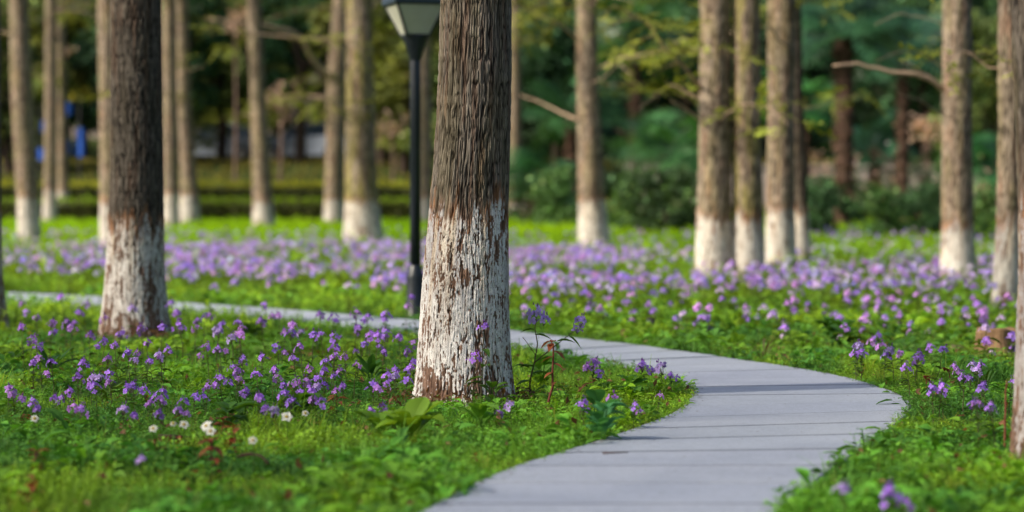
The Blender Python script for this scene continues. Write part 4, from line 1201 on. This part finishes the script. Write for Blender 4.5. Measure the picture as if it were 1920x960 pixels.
def car(px, dist, label, rz=0):
    b = Vector(((px - 960) / FPX * dist, dist, float(gz(dist)) + .03)); root = empty('parked_car', b, label, 'car', rz=rz)
    prof = [(-2.1, .35), (-2.15, .62), (-2.05, .86), (-1.6, .95), (-.95, 1.0), (1.35, 1.02), (1.95, .98), (2.12, .8), (2.15, .4), (2.05, .26), (-2.0, .26)]
    cab = [(-1.05, .98), (-.35, 1.40), (.1, 1.47), (.9, 1.46), (1.55, 1.2), (1.9, .99)]
    def extr(pr, w0, w1, mat, name, smooth=False):
        mb = MB(); n = len(pr); zmin = min(z for _, z in pr); zmax = max(z for _, z in pr)
        V = []
        for s, sh in ((-1, .94), (-1, 1), (1, 1), (1, .94)):
            for x, z in pr:
                t = (z - zmin) / (zmax - zmin); w = (w0 + (w1 - w0) * t) * (1 if sh == 1 else .93)
                V.append((x * (1 if sh == 1 else 1.0), s * w, z + (0 if sh == 1 else (.03 if z > .9 else 0))))
        V = np.array(V).reshape(4, n, 3)[[1, 0, 3, 2]].reshape(-1, 3)
        F = []
        for a in range(3):
            for i in range(n):
                j = (i + 1) % n; F.append([a * n + i, a * n + j, (a + 1) * n + j, (a + 1) * n + i])
        c = len(V); V = np.vstack([V, V[:n].mean(0), V[3 * n:].mean(0)])
        for i in range(0, n - 1, 2):
            F.append([c, i, (i + 1) % n, (i + 2) % n]); F.append([c + 1, 3 * n + (i + 2) % n, 3 * n + (i + 1) % n, 3 * n + i])
        if n % 2: F += [[c, n - 1, 0, 0]] if False else []
        mb.add(V, F); return mb.build(name, mat, root, smooth)
    extr(prof, .86, .82, M['car'], 'body')
    extr(cab, .78, .60, M['carglass'], 'cabin_glass')
    mb = MB(); mb.tube([(-.45, 0, 1.40), (-.1, 0, 1.49), (.5, 0, 1.51), (1.0, 0, 1.48)], [.02, .03, .03, .02], 6)
    V = [(-.42, -.58, 1.42), (-.42, .58, 1.42), (.1, -.6, 1.485), (.1, .6, 1.485), (.9, -.6, 1.475), (.9, .6, 1.475), (1.05, -.58, 1.44), (1.05, .58, 1.44)]
    mb.add(V, [[0, 2, 3, 1], [2, 4, 5, 3], [4, 6, 7, 5]]); mb.build('roof', M['car'], root, True)
    for x in (-.9, .35, 1.5):
        for s in (-1, 1):
            mb = MB(); lean = .18 if x > 1 else (.45 if x < 0 else 0)
            mb.tube([(x - .1, s * .80, .99), (x + lean, s * .63, 1.43 if x < 1 else 1.2)], [.035, .03], 6); mb.build('pillar', M['car'], root)
    # convex pane added over the side glass, aimed to glint in the sun
    vw = (Vector((0, 0, CAM_Z)) - b).normalized(); hv = (SUN + vw).normalized(); hv.rotate(__import__('mathutils').Euler((0, 0, -rz)))
    az0, el0 = math.atan2(hv.y, hv.x), math.asin(hv.z); mb = MB(); V = []; nu, nv = 24, 12; Rr = 1.9
    nc = np.array([math.cos(el0) * math.cos(az0), math.cos(el0) * math.sin(az0), math.sin(el0)])
    for i in range(nv):
        for j in range(nu):
            e_, a_ = el0 + (i / (nv - 1) - .5) * .2, az0 + (j / (nu - 1) - .5) * .5
            V.append(np.array([math.cos(e_) * math.cos(a_), math.cos(e_) * math.sin(a_), math.sin(e_)]) * Rr - nc * Rr + np.array([.15, -.74, 1.2]))
    mb.add(V, [[i * nu + j, i * nu + j + 1, (i + 1) * nu + j + 1, (i + 1) * nu + j] for i in range(nv - 1) for j in range(nu - 1)]); mb.build('glint_pane', M['carglass'], root, True)
    for x in (-1.3, 1.3):
        for s in (-1, 1):
            w = MB(); c = np.array([x, s * .80, .31])
            w.tube([c - [0, .1, 0], c - [0, .09, 0], c + [0, .09, 0], c + [0, .1, 0]], [.27, .31, .31, .27], 24); wo = w.build('wheel', M['rubber'], root)
            w = MB(); w.tube([c + [0, s * .09, 0], c + [0, s * .108, 0]], [.19, .17], 20); w.build('rim', M['rim'], wo)
    for s in (-1, 1):
        mb = MB(); mb.box((-2.1, s * .6, .72), (.12, .34, .14)); mb.build('headlight', M['chrome'], root)
        mb = MB(); mb.box((2.1, s * .62, .82), (.1, .25, .16)); mb.build('tail_light', M['lampglass_red'], root)
        mb = MB(); mb.lathe([(.001, -.08), (.09, -.05), (.11, 0), (.09, .05), (.001, .08)], 12, c=(-.85, s * .92, 1.05)); mb.build('mirror', M['chrome'], root, True)
car(585, 96.5, 'silver blue parked car beyond the hedges, seen between the trunks', -.42)
car(418, 98.2, 'second pale car farther left behind the paired trunks', -.35)

def building(x0, x1, y, h, label, seed):
    z0 = float(gz(y)) - .5; root = empty('pale_building', ((x0 + x1) / 2, y, z0), label, 'building'); w = x1 - x0
    mb = MB(); mb.box((0, 2.5, h / 2), (w, 5, h)); mb.build('wall', M['wall'], root)
    mb = MB(); mb.box((0, 2.5, h + .15), (w + .8, 5.8, .3)); mb.build('roof', M['roof'], root)
    n = int(w / 2.6)
    for fl in range(int(h / 3)):
        for i in range(n):
            x = -w / 2 + (i + .5) * w / n; z = 1.7 + fl * 3
            mb = MB(); mb.box((x, -.03, z), (1.3, .08, 1.4)); fr = mb.build('window', M['wall'], root)
            mb = MB(); mb.box((x, -.085, z), (1.14, .04, 1.24)); mb.build('pane', M['window'], fr)
building(-22, -7.5, 118, 6, 'pale pinkish building glimpsed through the woods on the left', 1)
def low_wall(x0, x1, y, h, label):
    z0 = float(gz(y)); mb = MB()
    mb.box(((x0 + x1) / 2, y, z0 + h / 2), (x1 - x0, .35, h)); o = mb.build('stone_wall', M['wall']); tag(o, label, 'wall')
    c = MB(); c.box(((x0 + x1) / 2, y, z0 + h + .05), (x1 - x0 + .1, .5, .1)); c.build('coping', M['wall'], o)
low_wall(4.5, 20, 84, 1.35, 'pale low wall glimpsed between the shrubs on the right')

# blue banners on dark posts
def banner(px, dist, py_base, quads, label):
    b = Vector(((px - 960) / FPX * dist, dist, float(gz(dist)))); root = empty('blue_banner', b, label, 'banner'); k = dist / FPX
    mb = MB(); mb.tube([(0, 0, -.1), (0, 0, zt(195, dist) - b.z)], [.05, .045], 10, tint=(.03, .03, .03)); mb.build('pole', M['twig'], root)
    for (x0, y0, x1, y1) in quads:
        A, B = pos(x0, y0, dist - .08), pos(x1, y1, dist - .08); mb = MB(); n = 9; V = []
        for i in range(n):
            t = i / (n - 1); wv = .06 * math.sin(t * 7)
            V += [(A.x + (B.x - A.x) * t - b.x, -.08 + wv, A.z - b.z), (A.x + (B.x - A.x) * t - b.x, -.08 + wv * .6, B.z - b.z)]
        mb.add(V, [[2 * i, 2 * i + 1, 2 * i + 3, 2 * i + 2] for i in range(n - 1)]); mb.build('cloth', M['blue'], root, True)
banner(150, 84, 330, [(142, 240, 159, 294)], 'long blue banner right of the reddish pair of trunks')
banner(117, 86, 330, [(111, 192, 135, 216), (113, 262, 133, 290)], 'two small blue flags on one post behind the reddish trunk')
banner(77, 88, 330, [(67, 278, 86, 300), (76, 226, 84, 248)], 'blue flag lowest on its post left of the reddish trunk')

# ------------------------------------------------------------------ background woods
def crown_data(seed, rx, rz_, n, leaf, lo, hi, blobs=16, gap=.35):
    rg = np.random.default_rng(seed); mb = MB(); P = []; C = []
    for k in range(blobs):
        a = rg.uniform(0, 6.28); r = rx * math.sqrt(rg.uniform(0, 1)) * .8; z = rg.uniform(-1, 1) * rz_ * .85
        r *= math.sqrt(max(.1, 1 - (z / rz_) ** 2)); c = np.array([math.cos(a) * r, math.sin(a) * r, z]); br = rx * rg.uniform(.25, .48)
        m = n // blobs; d = rg.normal(0, 1, (m, 3)); d /= np.linalg.norm(d, axis=1)[:, None]; d *= (rg.uniform(.55, 1.05, (m, 1)) * br) * np.array([1, 1, .7])
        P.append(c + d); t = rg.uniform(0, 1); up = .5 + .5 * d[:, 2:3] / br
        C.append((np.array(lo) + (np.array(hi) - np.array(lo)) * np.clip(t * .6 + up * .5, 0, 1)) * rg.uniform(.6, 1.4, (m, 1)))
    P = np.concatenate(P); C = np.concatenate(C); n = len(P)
    C = C * np.where(rg.uniform(0, 1, (n, 1)) < .07, rg.uniform(2, 4.5, (n, 1)), .85); C = np.minimum(C, .8)  # a few leaves painted much brighter to read as glints
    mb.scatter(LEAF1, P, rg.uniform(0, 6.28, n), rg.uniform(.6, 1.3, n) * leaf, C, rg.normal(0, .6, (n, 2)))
    return mb.data('crown', M['crown'])
WOOD = [crown_data(700, 2.6, 3.4, 5200, .30, (.05, .085, .03), (.27, .36, .10)),
        crown_data(701, 2.4, 3.0, 5200, .26, (.015, .05, .028), (.10, .22, .09)),
        crown_data(702, 2.8, 3.2, 5200, .34, (.06, .09, .03), (.32, .36, .08)),
        crown_data(703, 2.2, 3.8, 5200, .28, (.015, .045, .025), (.10, .19, .08))]
def wtrunk(seed, h, r):
    mb = MB(); rg = np.random.default_rng(seed); t = np.linspace(0, 1, 8)
    P = np.stack([np.cumsum(rg.normal(0, .06, 8)), np.cumsum(rg.normal(0, .06, 8)), -.2 + (h + .2) * t], -1)
    mb.tube(P, r * (1.15 - .6 * t), 10, tint=(.05, .036, .028))
    for k in range(4):
        a = rg.uniform(0, 6.28); z = h * rg.uniform(.45, .8); p = np.array([np.interp(z, P[:, 2], P[:, q]) for q in range(3)])
        mb.tube([p, p + np.array([math.cos(a), math.sin(a), .8]) * .9, p + np.array([math.cos(a), math.sin(a), 1.0]) * 1.9], [r * .5, r * .35, r * .15], 6, tint=(.05, .036, .028))
    return mb.data('trunk', M['bark_far'])
WTR = [wtrunk(800 + i, 6.5, .2) for i in range(3)]
WG = 'dark evergreen trees of the far wood'
def wood_tree(x, y, zc, s, kind, seed, label='dark evergreen tree in the blurred wood behind the lawn'):
    z0 = float(gz(y)); root = empty('evergreen_tree', (x, y, z0), label, 'tree', WG)
    t = D.objects.new('trunk', WTR[seed % 3]); COL.objects.link(t); t.parent = root; t.scale = (1, 1, max(.3, (zc - z0) / 6.5))
    c = D.objects.new('crown', WOOD[kind]); COL.objects.link(c); c.parent = root; c.location = (0, 0, zc - z0); c.scale = (s, s, s); c.rotation_euler = (0, 0, seed * 1.3)
rg = np.random.default_rng(77); k = 0
for row, (y, zc, s, step) in enumerate([(104, 7.5, 1.25, 3.6), (110, 8.5, 1.4, 3.9), (124, 11, 1.7, 4.8)]):
    x = -.24 * y - 1
    while x < .24 * y + 2:
        px = 960 + x / y * FPX
        if row < 2 and -30 < px < 700: zz = zc + 1.3 + rg.normal(0, .7)
        else: zz = zc - .8 + rg.normal(0, 1.0)
        wood_tree(x + rg.normal(0, .5), y + rg.normal(0, 1.2), zz, s * rg.uniform(.85, 1.15), int(rg.choice([0, 2, 2, 3]) if px < 800 else rg.choice([1, 3, 3])), k); k += 1
        x += step * rg.uniform(.8, 1.2)
# nearer evergreens: low boughs that close the upper left and the right half
for (px, py, d, s, kd) in [(330, 60, 92, 1.0, 1), (420, 130, 95, .9, 0), (560, 50, 93, .9, 1), (200, 90, 92, 1.0, 3), (20, 150, 90, 1.0, 0), (120, 60, 94, 1.0, 2), (760, 120, 90, 1.0, 2), (850, 250, 88, .9, 0),
                          (1040, 120, 88, 1.0, 1), (1180, 210, 86, 1.05, 3), (1300, 130, 86, 1.0, 1), (1480, 130, 88, 1.0, 3), (1640, 150, 88, 1.0, 3), (1740, 120, 86, 1.0, 1), (1850, 200, 82, 1.0, 0), (1950, 120, 84, 1.0, 1), (720, 20, 92, 1.0, 2), (940, 30, 92, 1.0, 1)]:
    p = pos(px, py, d); wood_tree(p.x, p.y, p.z, s, kd, k, 'dark low-crowned evergreen closing the view behind the white-footed trunks'); k += 1
for o in list(COL.objects):
    if o.get('label', '').startswith('dark low-crowned'): o['group'] = 'low-crowned evergreens behind the lawn'

# shrubs on the right behind the lawn
SHRUB = [crown_data(720, 1.2, .9, 2100, .15, (.03, .09, .03), (.16, .30, .08), 18), crown_data(721, 1.2, .9, 2100, .15, (.04, .11, .02), (.24, .38, .05), 18), crown_data(722, 1.1, .9, 2100, .16, (.02, .055, .025), (.10, .19, .07), 18)]
for i, (px, py, s, kd) in enumerate([(985, 428, .8, 0), (1045, 440, 1.0, 0), (1190, 452, .9, 0), (1245, 455, 1.0, 2), (1280, 440, .9, 0), (1545, 465, .8, 2), (1660, 470, .7, 0), (1700, 466, .65, 2), (1740, 460, .8, 2), (1840, 480, .7, 0), (1620, 430, .7, 1), (860, 425, .7, 2), (740, 418, .6, 1), (1560, 440, .9, 2)]):
    b = at(px, py); b.y += 6; b.x *= b.y / (b.y - 6); b.z = float(gz(b.y)); root = empty('shrub', b, 'dark leafy shrub at the back of the bright lawn', 'shrub', 'shrubs at the back of the lawn')
    c = D.objects.new('foliage', SHRUB[kd]); COL.objects.link(c); c.parent = root; c.location = (0, 0, .75 * s); c.scale = (s,) * 3; c.rotation_euler = (0, 0, i)
    mb = MB(); mb.tube([(0, 0, -.1), (.03, 0, .4), (.0, .05, .9 * s)], [.05, .04, .03], 7, tint=(.06, .045, .03)); mb.build('stem', M['twig'], root)

# young trees with sparse pinkish spring leaves
def pink_tree(px, py, d, w, h, n, label, seed, name='young_tree', cat='tree', group=None, col=(.62, .42, .32)):
    rg = np.random.default_rng(seed); c = pos(px, py, d); z0 = float(gz(d)); root = empty(name, (c.x, d, z0), label, cat, group); zc = c.z - z0
    mb = MB(); P = np.array([[0, 0, -.1], [.05, 0, zc * .5], [.0, .05, zc + h * .4]]); mb.tube(P, [.06, .05, .02], 8, tint=(.20, .13, .10))
    for k in range(7):
        a = rg.uniform(0, 6.28); z = zc + rg.uniform(-.6, .3) * h
        mb.tube([(0, 0, z - .2), (math.cos(a) * w * .5, math.sin(a) * w * .5, z + .1), (math.cos(a) * w, math.sin(a) * w, z + .25)], [.025, .018, .008], 5, tint=(.24, .15, .12))
    mb.build('trunk', M['twig'], root)
    mb = MB(); g = rg.normal(0, 1, (9, 3)) * np.array([w * .6, w * .6, h * .45]); P = g[rg.integers(0, 9, n)] + rg.normal(0, .14, (n, 3)) + np.array([0, 0, zc])
    mb.scatter(LEAF1, P, rg.uniform(0, 6.28, n), rg.uniform(.10, .2, n), np.array([col]) * rg.uniform(.6, 1.3, (n, 1)), rg.normal(0, .6, (n, 2)))
    mb.build('crown', M['crown'], root)
for q, a in enumerate([(440, 40, 86, .7, .5, 160, 'young tree with sparse pinkish leaves above the parked cars'), (525, 190, 88, .5, .6, 150, 'low young tree with pale pinkish leaves behind the leaning slim trunk'),
        (1738, 240, 76, .6, 1.2, 260, 'young tree with dull pink leaves left of the trunk with the bare twig'), (1505, 330, 74, .8, .9, 170, 'young tree with pale pink leaves right behind the trio'),
        (1660, 370, 75, .7, .7, 150, 'low young tree with pale leaves right of the shaggy brown palm trunk'), (1865, 380, 72, .5, .8, 120, 'young tree with pale leaves between the two rightmost sunlit trunks'),
        (112, 95, 88, .4, .3, 50, 'young tree with pale leaves high behind the reddish pair of trunks'), (735, 240, 84, .5, .5, 70, 'young tree with pale leaves left of the lamp post'), (970, 380, 78, .3, .3, 60, 'young low tree with pale pinkish leaves behind the right edge of the thick trunk')]):
    pink_tree(*a, 900 + q)
for q, (px, py, n) in enumerate([(1520, 400, 26), (1560, 330, 16), (1600, 300, 14), (1640, 385, 22), (1690, 330, 20), (1720, 400, 22), (1665, 300, 12), (1190, 395, 20), (1225, 385, 20), (1245, 405, 14), (1750, 350, 14), (1490, 340, 16), (985, 400, 14), (1030, 405, 12)]):  # added bushes whose pale leaves stand for bright out-of-focus gaps
    pink_tree(px, py, 73 + (q % 3), .42, .4, n, 'added sparse bush with pale flecks standing for bright gaps behind the lawn', 950 + q, 'fleck_bush', 'bush', 'added pale-flecked bushes behind the lawn', (.85, .70, .64))

# fan palms
def fan_data():
    rg = np.random.default_rng(31); V = []; F = []; Tn = []; n = 24
    for k in range(n):
        a = math.radians(-150 + 300 * k / (n - 1)); L = .62 * (1 - .18 * abs(math.sin(a / 2))) * rg.uniform(.93, 1.04)
        d = np.array([math.cos(a), math.sin(a), 0]); s = np.array([-d[1], d[0], 0]); b = len(V)
        for t, w, dz in ((.05, .005, 0), (.45, .017, .02), (.8, .011, -.03), (1, .002, -.16)):
            c = d * L * t + np.array([0, 0, dz * L + .015 * (k % 2)]); V += [c - s * w, c + s * w]; Tn += [[.8 + .4 * t]] * 2
        for q in range(3): F.append([b + 2 * q, b + 2 * q + 1, b + 2 * q + 3, b + 2 * q + 2])
    return np.array(V), np.array(F), np.array(Tn)
FAN = fan_data()
def palm(px, crown_py, dist, s, label, seed, nf=22, tint=(.03, .10, .03), trunk_r=.13):
    rg = np.random.default_rng(seed); x = (px - 960) / FPX * dist; z0 = float(gz(dist)); zc = pos(px, crown_py, dist).z - z0
    root = empty('fan_palm', (x, dist, z0), label, 'palm'); mb = MB()
    if zc > .6:
        t = np.linspace(0, 1, 26); P = np.stack([.05 * np.sin(t * 3), 0 * t, -.15 + (zc + .15) * t], -1)
        mb.tube(P, trunk_r * (1 + .18 * (np.arange(26) % 2)) * (1 + .25 * t), 14, tint=(.075, .045, .03)); 
        n = 500; zz = rg.uniform(.2, zc, n); a = rg.uniform(0, 6.28, n)   # shaggy fibre
        mb.scatter(LEAF1, np.stack([np.cos(a) * trunk_r * 1.15, np.sin(a) * trunk_r * 1.15, zz], -1), a, rg.uniform(.06, .2, n), np.array([[.11, .06, .038]]) * rg.uniform(.4, 1.4, (n, 1)), np.stack([rg.normal(0, .3, n), rg.normal(1.1, .3, n)], -1))
        mb.build('trunk', M['twig'], root)
    mb = MB()
    for k in range(nf):
        a = k * 2.4 + rg.normal(0, .2); el = rg.uniform(-.5, 1.2); L = rg.uniform(.5, .85) * s
        d = np.array([math.cos(a) * math.cos(el), math.sin(a) * math.cos(el), math.sin(el)]); tip = np.array([0, 0, zc]) + d * L + np.array([0, 0, -.12 * L])
        mb.tube([(0, 0, zc - .05), np.array([0, 0, zc]) + d * L * .5, tip], [.02, .014, .01], 5, tint=np.array(tint) * .9, cap=False)
        mb.scatter(FAN, tip[None], np.array([a]), np.array([s * rg.uniform(.85, 1.15)]), np.array([tint]) * np.array([1.25, 1, .85]) * rg.uniform(.8, 3.2), np.array([[rg.normal(0, .5), -el * .7 + .25 + rg.normal(0, .2)]]))
    mb.build('fronds', M['gloss'], root)
palm(1250, 285, 70, 1.5, 'low fan palm with bright blue-green fronds left of the trunk trio', 1, 24, (.035, .14, .05))
palm(1010, 345, 74, 1.3, 'low fan palm right behind the thick trunk', 2, 20, (.03, .12, .045))
palm(1190, 75, 76, 1.7, 'tall fan palm with high fronds between the lone trunk and the trio', 3, 26, (.03, .12, .03))
palm(1580, 70, 66, 1.6, 'tall fan palm with a shaggy brown trunk right of the trio', 4, 30, (.018, .07, .035), .19)
palm(1690, 85, 70, 1.6, 'dark fan palm with wide fronds left of the trunk with the bare twig', 5, 28, (.018, .07, .04))
palm(1505, 185, 72, 1.3, 'fan palm with lit fronds just behind the trio', 6, 20, (.03, .13, .035))
palm(1735, 330, 76, 1.2, 'low shadowy fan palm left of the twig-bearing trunk', 7, 18, (.03, .09, .04))
palm(1850, 320, 72, 1.3, 'fan palm between the two rightmost sunlit trunks', 8, 20, (.03, .12, .04))
palm(1070, 215, 80, 1.5, 'dim fan palm behind the lone straight trunk', 9, 22, (.02, .08, .03))
palm(1640, 270, 78, 1.4, 'dim fan palm low behind the shaggy-trunked palm', 10, 22, (.015, .06, .035))

# trees out to the left whose crowns shade the foreground
def shade_crown(seed, rx, rz_, n, leaf):
    rg = np.random.default_rng(seed); mb = MB(); d = rg.normal(0, 1, (n, 3)); d /= np.linalg.norm(d, axis=1)[:, None]
    P = d * (rg.uniform(0, 1, (n, 1)) ** .42) * np.array([rx, rx, rz_]) * (1 + .18 * (vn(d[:, 0] * 2.5 + 9, d[:, 1] * 2.5 + 9, d[:, 2] * 2.5 + 9, seed) - .5))[:, None]
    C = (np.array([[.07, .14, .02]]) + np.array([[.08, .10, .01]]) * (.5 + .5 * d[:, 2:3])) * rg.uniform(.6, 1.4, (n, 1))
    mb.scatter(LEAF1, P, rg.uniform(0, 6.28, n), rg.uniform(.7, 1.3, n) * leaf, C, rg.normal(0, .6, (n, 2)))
    return mb.data('crown', M['crown'])
SHADE = [shade_crown(740 + i, 4.0, 2.8, 4600, .095) for i in range(2)]
shade_lab = ['leafy tree left of the view, nearest the camera, shading the foreground', 'leafy tree left of the view shading the path bend', 'leafy tree left of the view shading the thick trunk', 'leafy tree left of the view shading the dark left trunk', 'leafy tree left of the view shading the far bend of the path', 'leafy tree behind the camera shading the right foreground']
for i, (tx, ty) in enumerate([(-3.0, 9.0), (1.6, 12.5), (-2.5, 14.0), (-4.6, 19.0), (.8, 18.3), (2.6, 8.0)]):
    zc = 8.2 + .5 * (i % 3); o = Vector((tx, ty, 0)) + SUN_AZ * (zc / math.tan(ELEV))
    root = empty('shade_tree', (o.x, o.y, 0), shade_lab[i], 'tree')
    t = D.objects.new('trunk', WTR[i % 3]); COL.objects.link(t); t.parent = root; t.scale = (.42, .42, zc / 6.5)
    c = D.objects.new('crown', SHADE[i % 2]); COL.objects.link(c); c.parent = root; c.location = (0, 0, zc); c.rotation_euler = (0, 0, i)

# ------------------------------------------------------------------ light, sky, camera
w = D.worlds.new('World'); SC.world = w; w.use_nodes = True
nt = w.node_tree; bg = nt.nodes['Background']
sky = nt.nodes.new('ShaderNodeTexSky'); sky.sky_type = 'NISHITA'; sky.sun_disc = False
sky.sun_elevation = ELEV; sky.sun_rotation = math.atan2(SUN_AZ.x, SUN_AZ.y)
sky.air_density = 1.0; sky.dust_density = 6.5; sky.ozone_density = 4.0
nt.links.new(sky.outputs[0], bg.inputs['Color']); bg.inputs['Strength'].default_value = .15
sl = D.lights.new('sun', 'SUN'); sl.energy = 5.0; sl.angle = math.radians(2.0); sl.color = (1, .90, .74)
so = D.objects.new('sun', sl); COL.objects.link(so)
sd = Vector((SUN_AZ.x * math.cos(ELEV), SUN_AZ.y * math.cos(ELEV), math.sin(ELEV)))
so.rotation_euler = sd.to_track_quat('Z', 'Y').to_euler()

cam = D.cameras.new('camera'); co = D.objects.new('camera', cam); COL.objects.link(co)
co.location = (0, 0, CAM_Z); co.rotation_euler = (math.pi / 2 - PITCH, 0, 0)
cam.sensor_width = 36; cam.lens = FPX / W * 36; cam.clip_start = .1; cam.clip_end = 1000
cam.dof.use_dof = True; cam.dof.focus_distance = 13.25; cam.dof.aperture_fstop = 1.4
SC.camera = co
SC.view_settings.view_transform = 'Standard'; SC.view_settings.look = 'None'; SC.view_settings.exposure = 0
SC.cycles.use_denoising = True
SC.cycles.max_bounces = 6; SC.cycles.diffuse_bounces = 3; SC.cycles.glossy_bounces = 2; SC.cycles.transmission_bounces = 4; SC.cycles.transparent_max_bounces = 4
SC.cycles.sample_clamp_indirect = 6
